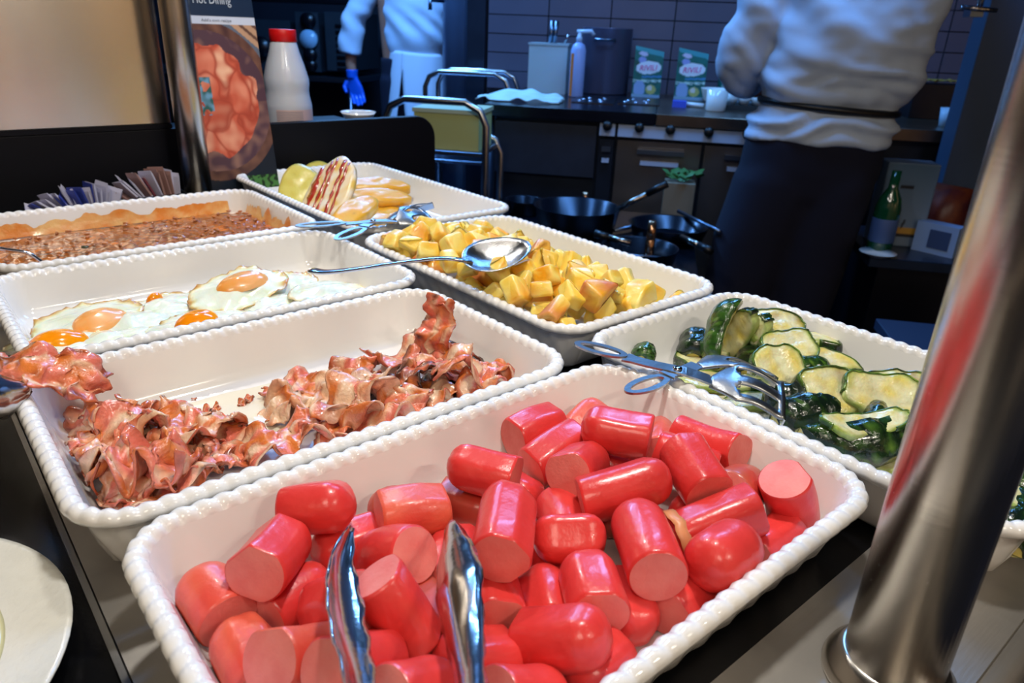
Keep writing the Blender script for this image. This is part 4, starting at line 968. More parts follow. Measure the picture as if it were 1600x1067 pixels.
leaf([at(706, 818, .035), at(712, 868, .055), at(720, 920, .08), at(728, 985, .10), at(736, 1050, .14), at(742, 1130, .19)], [.014, .085, .105, .075, .045, .045], ray(720, 930).normalized() * .9 - Vector(R_) * .60, bow=.22)
for xs in ((575, 1130), (742, 1130)):
    mesh('arm', *flatg([at(xs[0], xs[1], .19), at(xs[0] + (50 if xs[0] < 600 else -30), 1300, .40)], .045 * S, .0016, cdir), shiny, t, False)
# bacon tongs at the left border, gripping a piece of bacon
t = thing('bacon_tongs', 'steel tongs entering at the left border and gripping a bacon piece', 'tongs', at(-20, 590, .02))
tq = t
leaf([at(-140, 566, .16), at(-60, 572, .10), at(0, 583, .055), at(32, 566, .04)], [.09, .10, .10, .03], Vector((0, .35, 1)), bow=.2)
leaf([at(-140, 640, .13), at(-60, 628, .085), at(0, 618, .045), at(48, 607, .02)], [.09, .12, .13, .02], Vector((0, .55, 1)), bow=-.2)
mesh('grip_bar', *flatg([at(-60, 556, .012), at(20, 553, .012), at(100, 549, .012)], .03 * S, .0016, (0, 1, 0)), shiny, t, False)
bacon(74, 588, .01, .34, .17, -30, 131, 'crumpled glossy bacon piece held by the tongs above its dish', .12, .7, .15, .35, pitch=16, roll=25, floor=False, group='bacon held in the tongs')

# oil and grease films on the dish floors
def film_(name, key, px, py, rx, ry, m, label, seed, cat='grease'):
    c = at(px, py, dfloor(.0045)); V = [c]; F = []; n_ = 60
    for ring in (.5, 1):
        for j in range(n_):
            th = 2 * PI * j / n_; k = 1 + .35 * nz(math.cos(th) * 1.8, math.sin(th) * 1.8, seed) + .08 * nz(math.cos(th) * 8, math.sin(th) * 8, seed)
            p = c + Vector((rx * math.cos(th) * k * ring * S, ry * math.sin(th) * k * ring * S, .0004 if ring < 1 else -.0003)); V.append(p)
    F = [(0, 1 + j, 1 + (j + 1) % n_) for j in range(n_)] + [(1 + j, 1 + n_ + j, 1 + n_ + (j + 1) % n_, 1 + (j + 1) % n_) for j in range(n_)]
    return solo(name, V, F, m, label, cat, kind='stuff')
film_('grease_film', 'B', 350, 645, .44, .20, mat('bacon_grease', (238, 230, 206), .06, coat=.6, bump=.2, bscale=60), 'thin creamy grease film on the dish floor between the bacon piles', 2)
film_('oil_film', 'G', 1150, 610, .30, .17, mat('zucchini_oil', (226, 212, 120), .06, coat=.6, bump=.15, bscale=60, col2=(238, 234, 214), vscale=30), 'yellow oil puddle on the dish floor under the slotted tongs', 4, 'oil')

# ------------------------------------------------------------------ plate
pc = Vector((-.362 * S, 1.563 * S, CT)); R = .457 * S
t = thing('dinner_plate', 'white speckled plate with a yellowish centre at the lower left corner', 'plate', pc)
mesh('plate_body', *latheg(pc, [(.0001, .001), (R * .55, .0005), (R * .62, .003), (R * .97, .0105), (R, .0118), (R * 1.0, .0128), (R * .97, .0126), (R * .66, .0056), (R * .58, .0034), (.0001, .003)], 72), mat('plate_glaze', (222, 222, 214), .18, bump=.35, bscale=260, coat=.4, var=.05, vscale=60), t)
mesh('egg_smear', *latheg(pc + Vector((0, 0, .0034)), [(R * .74, .0036), (R * .70, .0042), (R * .56, .0006), (.0001, .0004)], 60), mat('yellow_glaze', (214, 208, 160), .2, coat=.3, var=.1), t, label='yellowish centre of the plate')

# ------------------------------------------------------------------ steel poles
def pole(name, x, y, label, r, zb):
    t = thing(name, label, 'pole', (x * S, y * S, zb)); c = Vector((x * S, y * S, zb))
    mesh('tube', *latheg(c, [(r, .008), (r, .3), (r, .8), (r, 1.55)], 48), pole_steel, t)
    mesh('base_collar', *latheg(c, [(r * 1.36, 0), (r * 1.38, .003), (r * 1.30, .008), (r * 1.14, .013), (r * 1.06, .016), (r * .99, .016)], 48), pole_steel, t)
    return t
PLX = wy(307, 275, 5.0 * S).x / S
pole('steel_pole', 1.352, .322, 'thick brushed steel pole at the right, rising through the front of the picture', .095 * S, CT)
pole('steel_pole', PLX, 5.0, 'steel pole at the left rear, beside the food poster card', .088 * S, CT)

# ------------------------------------------------------------------ back of the buffet: partition, steel panel, poster, bottle, sachets
PYW = 5.27 * S                                   # front face of the partition
def wp(px, py, Y=PYW): return wy(px, py, Y)
topz = 1.004; xr = wp(680, 200).x; xl = -0.9
t = thing('black_partition', 'black upright partition with a rounded end behind the dishes', 'partition', ((xl + xr) / 2, PYW + .01, CT - .03))
out = [(xl, CT - .03), (xr, CT - .03)]; r = .045
for i in range(9): a = PI / 2 * i / 8; out.append((xr - r + r * math.cos(a), topz - r + r * math.sin(a)))
out.append((xl, topz)); k = len(out)
V = [Vector((x, PYW, z)) for x, z in out] + [Vector((x, PYW + .02, z)) for x, z in out]
F = [tuple(range(k)), tuple(range(2 * k - 1, k - 1, -1))] + [(i, k + i, k + (i + 1) % k, (i + 1) % k) for i in range(k)]
bevel(mesh('panel', V, F, blackmatte, t, False), .0015)
mesh('pass_ledge', *boxg(((xl + xr) / 2 - .05, PYW + .13, topz - .03), (xr - xl - .12, .219, .018)), kblack, t, False)
# steel panel above it
bz = 1.012; xr2 = wp(268, 190).x
t = thing('steel_screen', 'large brushed steel screen with warm reflections at the upper left', 'screen', ((xl + xr2) / 2, PYW - .005, topz))
V, F = boxg(((xl + xr2) / 2, PYW + .006, (bz + 1.75) / 2), (xr2 - xl, .012, 1.75 - bz)); bevel(mesh('sheet', V, F, panel_steel, t, False), .002)
mesh('foot_rail', *boxg(((xl + xr2) / 2, PYW + .006, topz + .0045), (xr2 - xl, .014, .007)), blackmatte, t, False)
# sachets in two black holders
sm1 = mat('sachet_white', (188, 188, 212), .35); sm2 = mat('sachet_blue', (48, 64, 150), .35); sm3 = mat('sachet_maroon', (110, 46, 60), .35); sm4 = mat('sachet_brown', (150, 116, 110), .35)
def sachets(px0, px1, py, Y, n, lean0, lean1, h, cols, label, hl, grp, seed):
    rg = random.Random(seed); a = wy(px0, py, Y * S); b = wy(px1, py, Y * S); zb = CT
    c = (a + b) / 2
    hd = thing('sachet_holder', hl, 'holder', (c.x, c.y, zb)); w2 = (b.x - a.x) / 2 + .006
    for nm, s_, cc_ in (('side', (w2 * 2, .003, .038), (0, -.024, .019)), ('side', (w2 * 2, .003, .038), (0, .024, .019)), ('end', (.003, .045, .038), (-w2, 0, .019)), ('end', (.003, .045, .038), (w2, 0, .019)), ('base', (w2 * 2, .045, .003), (0, 0, .0015))):
        mesh(nm, *boxg((c.x + cc_[0], c.y + cc_[1], zb + cc_[2]), s_), black_plastic, hd, False)
    for i in range(n):
        u = (i + .5) / n; lean = lean0 + (lean1 - lean0) * u + rg.uniform(-.05, .05); yw = rg.uniform(-.35, .5) + (u > .55) * rg.uniform(0, .8)
        hh = h * rg.uniform(.86, 1.08); M = Matrix.Rotation(lean, 3, 'Y') @ Matrix.Rotation(yw, 3, 'Z'); p0 = Vector((a.x + (b.x - a.x) * (.18 + .64 * u), c.y + rg.uniform(-.006, .006), zb + .006))
        V = []; w_ = .014
        for z in (0, .006, hh * .45, hh - .006, hh):
            th = .0003 if z in (0, hh) else .0014
            for x, y in ((-w_, -th), (w_, -th), (w_, th), (-w_, th)): V.append(p0 + M @ Vector((y, x, z)))
        F = []
        for q in range(4):
            for j in range(4): F.append((q * 4 + j, q * 4 + (j + 1) % 4, q * 4 + 4 + (j + 1) % 4, q * 4 + 4 + j))
        F += [(3, 2, 1, 0), (16, 17, 18, 19)]
        o = solo('sugar_sachet', V, F, [cols[rg.randrange(len(cols))], rg.choice((sm1, sm1, cols[0], cols[1]))], label, 'sachet', grp, False)
        for k_, pl in enumerate(o.data.polygons): pl.material_index = 0 if k_ < 8 and i % 2 else 1 if True else 0
sachets(70, 180, 316, 4.98, 24, -1.15, .40, .056, (sm1, sm2, sm1, sm3), 'white and blue paper sachet in the left fan of sachets', 'black holder of the left fan of white and blue sachets', 'white and blue sachets in the left holder', 3)
sachets(215, 278, 290, 5.02, 16, -.8, .08, .072, (sm4, sm3, sm1, sm4), 'brownish paper sachet in the fan beside the rear pole', 'black holder of the brownish sachets beside the rear pole', 'brownish sachets beside the rear pole', 4)

# painted print: grid of faces with a colour per vertex (flat printed matter)
def mprint(): return mat('printed_card', (255, 255, 255), .35, vc=True, coat=.15)
def printed(name, O, ex, ez, w_, h_, nx, nz_, fn, parent, off):
    """print surface: O lower left corner, ex/ez unit directions, off = offset direction*dist"""
    V = []; F = []; cols = []
    for i in range(nx + 1):
        for j in range(nz_ + 1):
            u, v = i / nx, j / nz_; V.append(O + ex * (u * w_) + ez * (v * h_) + off); cols.append(fn(u, v))
    for i in range(nx):
        for j in range(nz_): F.append((i * (nz_ + 1) + j, (i + 1) * (nz_ + 1) + j, (i + 1) * (nz_ + 1) + j + 1, i * (nz_ + 1) + j + 1))
    return mesh(name, V, F, mprint(), parent, False, cols)
def textobj(s, O, ex, ez, h_, m, parent, off, shear=0, width=None):
    cu = bpy.data.curves.new('lettering', 'FONT'); cu.body = s; cu.size = h_; cu.extrude = .0002; cu.shear = shear; cu.materials.append(m)
    o = bpy.data.objects.new('lettering', cu); C.objects.link(o)
    nrm = ex.cross(ez); M = Matrix((ex, ez, nrm)).transposed().to_4x4(); M.translation = O + off
    if parent is not None:
        o.parent = parent; M.translation = M.translation - parent.location
    if width:
        bpy.context.view_layer.update(); k = width / max(.001, o.dimensions.x); M = M @ Matrix.Diagonal((k, 1, 1, 1))
    bpy.context.view_layer.update(); me = bpy.data.meshes.new_from_object(o.evaluated_get(bpy.context.evaluated_depsgraph_get()))
    bpy.data.objects.remove(o); o = bpy.data.objects.new('lettering', me); C.objects.link(o); o.parent = parent; o.matrix_local = M; return o
# food poster card, leaning back
PL_ = az(318, 277, CT + .002); PL_.y = 5.06 * S; PL_ = wy(312, 279, 5.06 * S); PR_ = wy(434, 262, 5.06 * S)
zc = CT; wdt = PR_.x - PL_.x; O = Vector((PL_.x, 5.06 * S, zc)); ex = Vector((1, 0, 0)); tlt = math.radians(9); ez = Vector((-.0, math.sin(tlt), math.cos(tlt)))
PH = .44
t = thing('food_poster_card', 'tall menu card with a photo of a food bowl, leaning between pole and bottle', 'poster', O + ex * wdt / 2)
nrm = ex.cross(ez)
def cardbox(o0, w_, h_, th):
    V = [o0 + ex * a * w_ + ez * b * h_ - nrm * -c * th for a in (0, 1) for b in (0, 1) for c in (0, -1)]
    return V, [(0, 1, 3, 2), (4, 6, 7, 5), (0, 4, 5, 1), (2, 3, 7, 6), (0, 2, 6, 4), (1, 5, 7, 3)]
mesh('card', *cardbox(O, wdt, PH, .004), mat('card_navy', (8, 34, 62), .4), t, False)
def vat(py, px=380):           # card height coordinate seen at a photo row
    d = ray(px, py); n_ = nrm; k = (O - Vector((0, 0, CAMZ))).dot(n_) / d.dot(n_); p = Vector((0, 0, CAMZ)) + d * k; return (p - O).dot(ez) / PH, (p - O).dot(ex) / wdt
NAVY = s2l((6, 36, 66)); 
v_s0, v_s1 = vat(39, 340)[0], vat(26, 340)[0]; cxp = vat(160, 330); bc = (cxp[1], cxp[0])
rt = vat(160, 418)[1] - bc[0]
def poster(u, v):
    if v > v_s1: return NAVY
    if v > v_s0: return s2l((196, 204, 220))
    dx = (u - bc[0]) * wdt; dy = (v - bc[0 + 1]) * PH; r = math.hypot(dx, dy * .88) / (rt * wdt)
    col = s2l((92, 104, 122)) if v > bc[1] + .1 else s2l((12, 26, 40))
    if v > bc[1] - .05:
        q = (u * .8 + (v - v_s0) * 3.0)
        if u > .52 and 0.55 < q < 1.2: col = s2l((186, 146, 116)) if (q * 16) % 2 > .7 else s2l((96, 66, 56))
    if u > .55 and v < bc[1] - .28: col = s2l((70, 120, 58)) if nz(u * 22, v * 60) > -.1 else s2l((20, 46, 26))
    n1 = nz(u * 9, v * 26, 2)
    if r < 1.16: col = mixc(s2l((120, 82, 66)), s2l((74, 44, 44)), .5 + n1)
    if r < 1.02: col = mixc(s2l((80, 54, 66)), s2l((150, 110, 96)), .3 + n1 if dy < 0 else -.2 + n1)
    rr = r + .12 * nz(u * 6, v * 16, 8)
    if rr < .80:
        vo = noise.voronoi(Vector((u * 3.8 + .5 * nz(u * 5, v * 14, 1), v * 10 + .6 * nz(u * 5, v * 14, 9), 4))); cell = vo[0]; a = cell[0]; b = cell[1] - cell[0]; hh = (math.sin(vo[1][0].x * 37 + vo[1][0].y * 17) + 1) / 2
        col = mixc(mixc(s2l((250, 206, 168)), s2l((232, 140, 110)), hh), s2l((208, 96, 70)), a * 1.6 - .15 + n1 * .6); col = mixc(s2l((168, 62, 44)), col, .15 + b * 4.5)
        if abs(dx + .02) < .022 and abs(dy - .01) < .03 and nz(u * 10, v * 30, 5) > -.25: col = mixc(s2l((110, 160, 190)), s2l((40, 96, 90)), .5 + 2 * nz(u * 14, v * 40, 6))
    return col
printed('print', O, ex, ez, wdt, PH, 110, 330, poster, t, nrm * .0045)
txm = mat('pale_ink', (186, 194, 206), .5); txd = mat('grey_ink', (130, 136, 150), .5)
vt = vat(6, 300)
textobj('Hot Dining', O + ex * wdt * max(.04, vat(6, 299)[1]) + ez * PH * vat(6, 320)[0], ex, ez, .020, txm, t, nrm * .005, width=wdt * .45)
textobj("Add's own recipe", O + ex * wdt * vat(34, 313)[1] + ez * PH * vat(34, 330)[0], ex, ez, .006, txd, t, nrm * .005, width=wdt * .36)
# sauce bottle
bt = wy(453, 196, 5.62 * S); zb = topz - .021; hscale = (wy(441, 45, 5.62 * S).z - zb)
t = thing('sauce_bottle', 'white plastic bottle with a red cap standing behind the black partition', 'bottle', (bt.x, bt.y, zb)); c = Vector((bt.x, bt.y, zb)); rb = .0445; H = hscale
mesh('bottle_body', *latheg(c, [(.001, 0), (rb * .93, 0), (rb * .98, .004), (rb * .98, H * .10), (rb * 1.0, H * .22), (rb * 1.0, H * .25), (rb * .93, H * .33), (rb * .91, H * .40), (rb * .95, H * .46), (rb * .93, H * .52), (rb * .78, H * .66), (rb * .62, H * .78), (rb * .53, H * .875), (rb * .50, H * .885), (.001, H * .886)], 48), mat('bottle_plastic', (196, 200, 210), .3, coat=.3, sss=.1), t)
o = mesh('cap', *latheg(c + Vector((0, 0, H * .875)), [(rb * .54, 0), (rb * .56, .001), (rb * .545, H * .115), (rb * .53, H * .122), (.001, H * .123)], 40), red_plastic, t)
V, F = [], []
for i in range(25):
    a = -PI * .80 + PI * .62 * i / 24
    for z in (H * .03, H * .21): V.append(c + Vector((rb * 1.012 * math.cos(a), rb * 1.012 * math.sin(a), z)))
for i in range(24): F.append((i * 2, i * 2 + 2, i * 2 + 3, i * 2 + 1))
mesh('print_patch', V, F, mat('bottle_print', (206, 176, 172), .4), t)
for q in range(9):
    V, F = [], []
    for i in range(17):
        a = -PI * .80 + PI * .36 * i / 16
        z = H * (.05 + .017 * q)
        for dz in (0, H * .006): V.append(c + Vector((rb * 1.016 * math.cos(a), rb * 1.016 * math.sin(a), z + dz)))
    for i in range(16): F.append((i * 2, i * 2 + 2, i * 2 + 3, i * 2 + 1))
    mesh('print_line', V, F, txd, t)
pq = wy(560, 183, 5.75 * S)
solo('small_plate', *latheg(Vector((pq.x, pq.y, topz - .021)), [(.001, .001), (.026, .001), (.036, .020), (.037, .021), (.026, .004), (.001, .003)], 40), ceramic, 'small white plate edge showing above the black partition', 'plate')

# ------------------------------------------------------------------ kitchen: helper for boxes in the kitchen frame
def kb(x0, x1, y0, y1, z0, z1): return boxg(((x0 + x1) / 2, (y0 + y1) / 2, (z0 + z1) / 2), (abs(x1 - x0), abs(y1 - y0), abs(z1 - z0)), KM)
def kt(name, label, cat, x, y, z, group=None): return thing(name, label, cat, K(x, y, z), group)
def km(name, parent, m, *a, b=.002):
    o = mesh(name, *kb(*a), m, parent, False); bevel(o, b, 1); return o
def ktube(name, parent, m, pts, r, n=12): return mesh(name, *tubeg([K(*p) for p in pts], r, n), m, parent)
# cooking line
SF = 2.88
st_ = kt('cooking_line', 'stainless cooking line with drawers and doors along the tiled wall', 'stove', .4, 3.3, 0)
ld = mat('line_front_light', (132, 128, 126), .32, .9, bump=.06, bscale=30, var=.15, vscale=4); pale_sheen = mat('control_panel', (186, 204, 232), .35, .1)  # control panel colour is lightened to stand in for its reflection
edge_b = mat('worktop_edge_bronze', (128, 112, 98), .3, .9, var=.3, vscale=5); dk = mat('black_worktop', (16, 20, 30), .22, .3, var=.3, vscale=5)
km('worktop', st_, dk, -.66, 0.0, SF, 3.88, .862, .905); km('worktop', st_, edge_b, 0.003, 1.55, SF, 3.88, .862, .905)
km('drawer_front', st_, mat('drawer_slate', (58, 66, 82), .4, .6, var=.1), -.62, -.215, SF + .03, SF + .05, .645, .845)
km('carcass', st_, kdark, -.62, 1.5, SF + .06, 3.86, .12, .86)
km('kick_plate', st_, kblack, -.6, 1.5, SF + .12, 3.8, .0, .12)
km('control_panel', st_, pale_sheen, -.205, -.145, SF + .01, SF + .05, .812, .858); km('control_panel', st_, pale_sheen, -.135, .80, SF + .01, SF + .05, .812, .858)
for x in (-.175, -.055, .06, .20, .34, .5, .64):
    mesh('knob', *latheg(K(x, SF - .012, .852), [(.001, -.012), (.016, -.012), (.018, .01), (.018, .022), (.001, .022)], 20, axis=KY), black_plastic, st_)
for x0q, x1q, mm in ((-.205, -.145, kdark), (-.135, .185, ld), (.195, .5, ld), (.51, .80, kdark)):
    d_ = km('door', st_, mm, x0q, x1q, SF + .03, SF + .055, .14, .80)
    mesh('handle', *kb(x0q + .25 * (x1q - x0q) - .0, x1q - .2 * (x1q - x0q), SF - .0, SF + .022, .755, .772), ksteel, d_, False, wld=d_.location + st_.location)
    mesh('lower_handle', *kb(x0q + .30 * (x1q - x0q), x1q - .25 * (x1q - x0q), SF + .01, SF + .03, .712, .728), pale_sheen, d_, False, wld=d_.location + st_.location)
ktube('leg', st_, kdark, [(-.64, SF + .03, 0), (-.64, SF + .03, .862)], .022)
# hob plates with raised pale dots that stand in for reflections
for k_, (px, py) in enumerate(((930, 158), (1000, 160))):
    d = az(px, py, .906); x, y = d.dot(KX), d.dot(KY)
    hb = kt('perforated_hob', ('left' if k_ == 0 else 'right') + ' dark hob plate with reflections modelled as a cluster of pale dots on the black worktop', 'hob', x, y + .05, .905)
    mesh('hob_plate', *kb(x - .088, x + .082, y - .12, y + .20, .905, .909), kblack, hb, False)
    for a, b in ((-.06, -.07), (-.015, -.07), (.03, -.07), (-.05, 0), (.02, .0), (-.03, .07), (.035, .07)):
        mesh('glint_dot', *latheg(K(x + a, y + b, .909), [(.009, 0), (.008, .004), (.0001, .007)], 10), mat('glint_dot', (190, 205, 230), .25, .6), hb)
def standing(name, label, cat, px, py, group=None, z=.905):
    d = az(px, py, z); x, y = d.dot(KX), d.dot(KY); return kt(name, label, cat, x, y, z, group), x, y
def kh(px, py, y): return ky(px, py, y)[1]
# knife container
t, x, y = standing('utensil_container', 'tall translucent white container with knife handles sticking out', 'container', 853, 146)
hgt_ = kh(853, 68, y); w2 = (ky(886, 100, y)[0] - ky(826, 100, y)[0]) / 2
mesh('box', *kb(x - w2, x + w2, y, y + .12, .905, hgt_), mat('frosted_plastic', (190, 204, 206), .4, sss=.3), t, False)
mesh('rim', *kb(x - w2 - .004, x + w2 + .004, y - .004, y + .124, hgt_ - .008, hgt_ + .002), mat('frosted_rim', (170, 186, 190), .4), t, False)
for k_, dx in enumerate((.0, .018)):
    solo('kitchen_knife', *tubeg([K(x + dx, y + .05, hgt_ + .003), K(x + dx + .004 + .003 * k_, y + .06, hgt_ + .095)], [.009, .011], 10), ksteel, ('left' if k_ == 0 else 'right') + ' steel knife handle rising from the frosted container', 'knife', 'knife handles')
solo('whisk_handle', *tubeg([K(x + .065, y + .05, hgt_ + .003), K(x + .085, y + .05, hgt_ + .045)], .004, 8), shiny, 'thin steel handle leaning at the right edge of the frosted container', 'whisk')
# spray bottle
t, x, y = standing('spray_can', 'tall white and orange cleaning bottle with a spray nozzle', 'bottle', 898, 152); H = kh(900, 66, y) - .905
c = K(x, y + .03, .905)
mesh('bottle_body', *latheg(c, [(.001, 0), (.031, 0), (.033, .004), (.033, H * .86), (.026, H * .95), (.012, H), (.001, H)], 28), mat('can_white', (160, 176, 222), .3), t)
V, F = [], []
for i in range(9):
    a = -PI * .95 + .55 * i / 8 + math.atan2(-KY.y, -KY.x) + PI * .62
    for z in (.004, H * .8): V.append(c + Vector((math.cos(a), math.sin(a), 0)) * .0336 + Vector((0, 0, z)))
for i in range(8): F.append((2 * i, 2 * i + 2, 2 * i + 3, 2 * i + 1))
mesh('orange_label', V, F, mat('orange_label', (210, 116, 52), .4), t)
mesh('nozzle', *join(latheg(c + Vector((0, 0, H)), [(.013, 0), (.013, .02), (.009, .024), (.009, .04), (.001, .04)], 16), tubeg([K(x - .012, y + .03, .905 + H + .042), K(x + .05, y + .03, .905 + H + .046), K(x + .062, y + .03, .905 + H + .03)], .009, 8)), mat('nozzle_clear', (190, 205, 225), .2), t)
# stock pot
t, x, y = standing('stock_pot', 'tall steel stock pot behind the spray bottle', 'pot', 948, 141); H = kh(948, 44, y + .1) - .905
y = min(y, 3.62)
mesh('pot_body', *latheg(K(x - .005, y + .12, .905), [(.001, 0), (.112, 0), (.116, .005), (.116, H - .004), (.120, H), (.112, H), (.112, .02), (.001, .02)], 44), mat('pot_steel', (104, 104, 130), .3, .35), t)
mesh('handle', *tubeg([K(x - .005 - .05, y + .01, .905 + H * .82), K(x - .05, y - .03, .905 + H * .83), K(x + .04, y - .03, .905 + H * .83), K(x + .04, y + .01, .905 + H * .82)], .005, 8), ksteel, t)
ring_ = latheg(K(x - .005, y + .12, .9055), [(.125, 0), (.128, .002), (.123, .004), (.118, .003)], 40)
# green detergent style boxes
GR = s2l((12, 118, 108)); MG = s2l((206, 60, 150))
def boxprint(u, v):
    col = mixc(GR, s2l((6, 84, 74)), .3 + nz(u * 4, v * 8))
    if v > .86: col = s2l((70, 170, 176)) if v > .93 - .04 * u else GR
    if math.hypot((u - .3) / .16, (v - .88) / .045) < 1: col = s2l((226, 214, 236))
    if math.hypot((u - .28) / .14, (v - .75) / .07) < 1: col = s2l((160, 170, 226))
    du, dv = u - .52, v - .62 - (u - .5) * .10
    e = math.hypot(du / .44, dv / .135)
    if e < 1: col = s2l((240, 244, 250))
    if .36 < v < .52 and u > .3 and abs((v - .44) - (u - .6) * .08) < .02: col = s2l((60, 140, 190))
    if abs(v - .34 - .05 * u * u) < .012 or abs(v - .31 - .05 * u * u) < .007: col = s2l((200, 230, 220))
    if math.hypot((u - .25) / .2, (v - .17) / .19) < 1 and v < .33: col = s2l((150, 180, 220))
    if math.hypot((u - .66) / .17, (v - .17) / .10) < 1: col = s2l((196, 190, 110))
    if math.hypot((u - .62) / .09, (v - .20) / .055) < 1: col = s2l((236, 226, 214))
    if v < .07: col = s2l((140, 176, 200))
    return col
def gbox(px, pyb, pyt, wpx, label, yaw, flat=False):
    t, x, y = standing('green_packet', label, 'packet', px, pyb, 'green packets with a white oval and pink lettering')
    H = kh(px, pyt, y) - .905; w_ = ky(px + wpx / 2, pyb, y)[0] - ky(px - wpx / 2, pyb, y)[0]; D = .06
    ey = Matrix.Rotation(yaw, 3, 'Z') @ KY; exx = Matrix.Rotation(yaw, 3, 'Z') @ KX; O = K(x, y, .905) - exx * w_ / 2; sl = H * .10
    V = [O, O + exx * w_, O + exx * w_ + Vector((0, 0, H - sl)), O + Vector((0, 0, H))]; V += [v + ey * D for v in V]
    V = [Vector(v) for v in V]
    mesh('packet_body', V, [(0, 1, 2, 3), (7, 6, 5, 4), (0, 4, 5, 1), (1, 5, 6, 2), (2, 6, 7, 3), (3, 7, 4, 0)], mat('packet_green', (20, 116, 106), .4), t, False)
    VV = []; FF = []; cols = []; nx, ny = 28, 56
    for i in range(nx + 1):
        for j in range(ny + 1):
            u, v = i / nx, j / ny; VV.append(O + exx * w_ * u + Vector((0, 0, (H - sl * u) * v)) - ey * .0008); cols.append(boxprint(u, v))
    for i in range(nx):
        for j in range(ny): FF.append((i * (ny + 1) + j, (i + 1) * (ny + 1) + j, (i + 1) * (ny + 1) + j + 1, i * (ny + 1) + j + 1))
    mesh('print', VV, FF, mprint(), t, False, cols)
    exr = (exx + Vector((0, 0, .16))).normalized()
    textobj('RIVILI', O + exx * w_ * .19 + Vector((0, 0, H * .52)) - ey * .0012, exr, exr.cross(-ey).normalized() * -1 if False else Vector((0, 0, 1)), H * .15, mat('magenta_ink', (236, 60, 150), .5), t, Vector(), shear=.25, width=w_ * .62)
gbox(1008, 152, 72, 44, 'green packet with pink lettering, left of the pair on the worktop', 0)
gbox(1075, 156, 75, 46, 'green packet with pink lettering, right of the pair by the white bowl', 0)
gbox(1143, 160, 80, 40, 'green packet half hidden by the right cook\'s sleeve', .25)
gbox(1185, 163, 95, 40, 'green packet tucked between the cook\'s sleeve and jacket, behind the eggs', -.2)
# bowl, cup, egg tray, cloth, small things
t, x, y = standing('white_bowl', 'white bowl between the green packet and the white cup', 'bowl', 1114, 163)
mesh('bowl_body', *latheg(K(x + .01, y + .08, .905), [(.001, 0), (.035, 0), (.05, .012), (.064, .058), (.067, .062), (.062, .062), (.05, .014), (.001, .008)], 36), ceramic, t)
t, x, y = standing('white_cup', 'white straight cup in front of the bowl at the worktop edge', 'cup', 1118, 174)
mesh('cup_body', *latheg(K(x, y + .02, .905), [(.001, 0), (.036, 0), (.039, .004), (.042, .082), (.039, .082), (.036, .01), (.001, .008)], 32), ceramic, t)
t, x, y = standing('egg_tray', 'dark egg tray with a heap of white eggs beside the right cook', 'egg tray', 1172, 174)
mesh('tray_base', *kb(x - .11, x + .10, y, y + .18, .905, .925), mat('egg_tray_dark', (50, 46, 44), .7), t, False)
rg = random.Random(9)
for i in range(9):
    ex_, ey_ = (i % 4) * .05 - .075, (i // 4) * .05 + .03; zz = .925 if i < 8 else .96
    solo('white_egg', *latheg(K(x + ex_, y + ey_, zz), [(.001, 0), (.012, .002), (.0225, .016), (.0235, .026), (.018, .042), (.009, .052), (.001, .055)], 18), mat('eggshell', (216, 212, 208), .5), 'white egg sitting in the dark tray beside the cook', 'egg', 'raw white eggs in the tray')
t, x, y = standing('blue_sachet', 'small blue packet lying at the foot of the right green packet', 'packet', 1062, 168)
mesh('packet_body', *kb(x - .03, x + .025, y, y + .05, .905, .93), mat('blue_pack', (60, 90, 210), .4), t, False)
t, x, y = standing('white_lighter', 'small white stick lying next to the blue packet', 'tool', 1085, 168)
mesh('stick', *tubeg([K(x - .035, y + .02, .915), K(x + .035, y - .01, .915)], .009, 10), white_plastic, t)
for px, py, h_, q in ((1028, 132, .07, 'left'), (1042, 134, .09, 'right')):
    t, x, y = standing('glass_jar', q + ' small glass jar standing between the two green packets', 'jar', px, py)
    mesh('jar_body', *latheg(K(x, y, .905), [(.001, 0), (.022, 0), (.024, .004), (.024, h_ * .7), (.014, h_ * .85), (.015, h_), (.001, h_)], 20), mat('grey_glass', (120, 140, 170), .1, coat=.5), t)
d = az(820, 160, .905); cxk, cyk = d.dot(KX), d.dot(KY)
V = []; F = []; nu, nv = 36, 16
for i in range(nu + 1):
    for j in range(nv + 1):
        u, v = i / nu, j / nv; x = cxk - .20 + .34 * u; yy = cyk - .02 + .18 * v + .02 * math.sin(u * 7)
        zz = .908 + .035 * max(0, math.sin(u * PI)) * (.5 + .5 * v) + .005 * math.sin(u * 19 + v * 3) * v + .012 * nz(u * 5, v * 5)
        if v < .25: zz = min(zz, .912 + .01 * math.sin(u * 15) ** 2)
        fl = max(0, .35 - v) / .35; tip = max(0, 1 - abs(u - .28) / .16)
        if fl > 0 and tip > 0: yy -= .03 * tip * fl; zz -= .07 * tip * fl if fl > .3 else 0
        zz = max(zz, .908) if yy > SF else zz
        V.append(K(x, yy, zz))
for i in range(nu):
    for j in range(nv): F.append((i * (nv + 1) + j, (i + 1) * (nv + 1) + j, (i + 1) * (nv + 1) + j + 1, i * (nv + 1) + j + 1))
o = solo('dish_cloth', V, F, mat('cloth_white', (196, 216, 214), .85, bump=.4, bscale=120, var=.1, vscale=12), 'crumpled white dish cloth hanging over the left corner of the worktop', 'cloth'); s_ = o.modifiers.new('s', 'SOLIDIFY'); s_.thickness = .003; s_.offset = 1

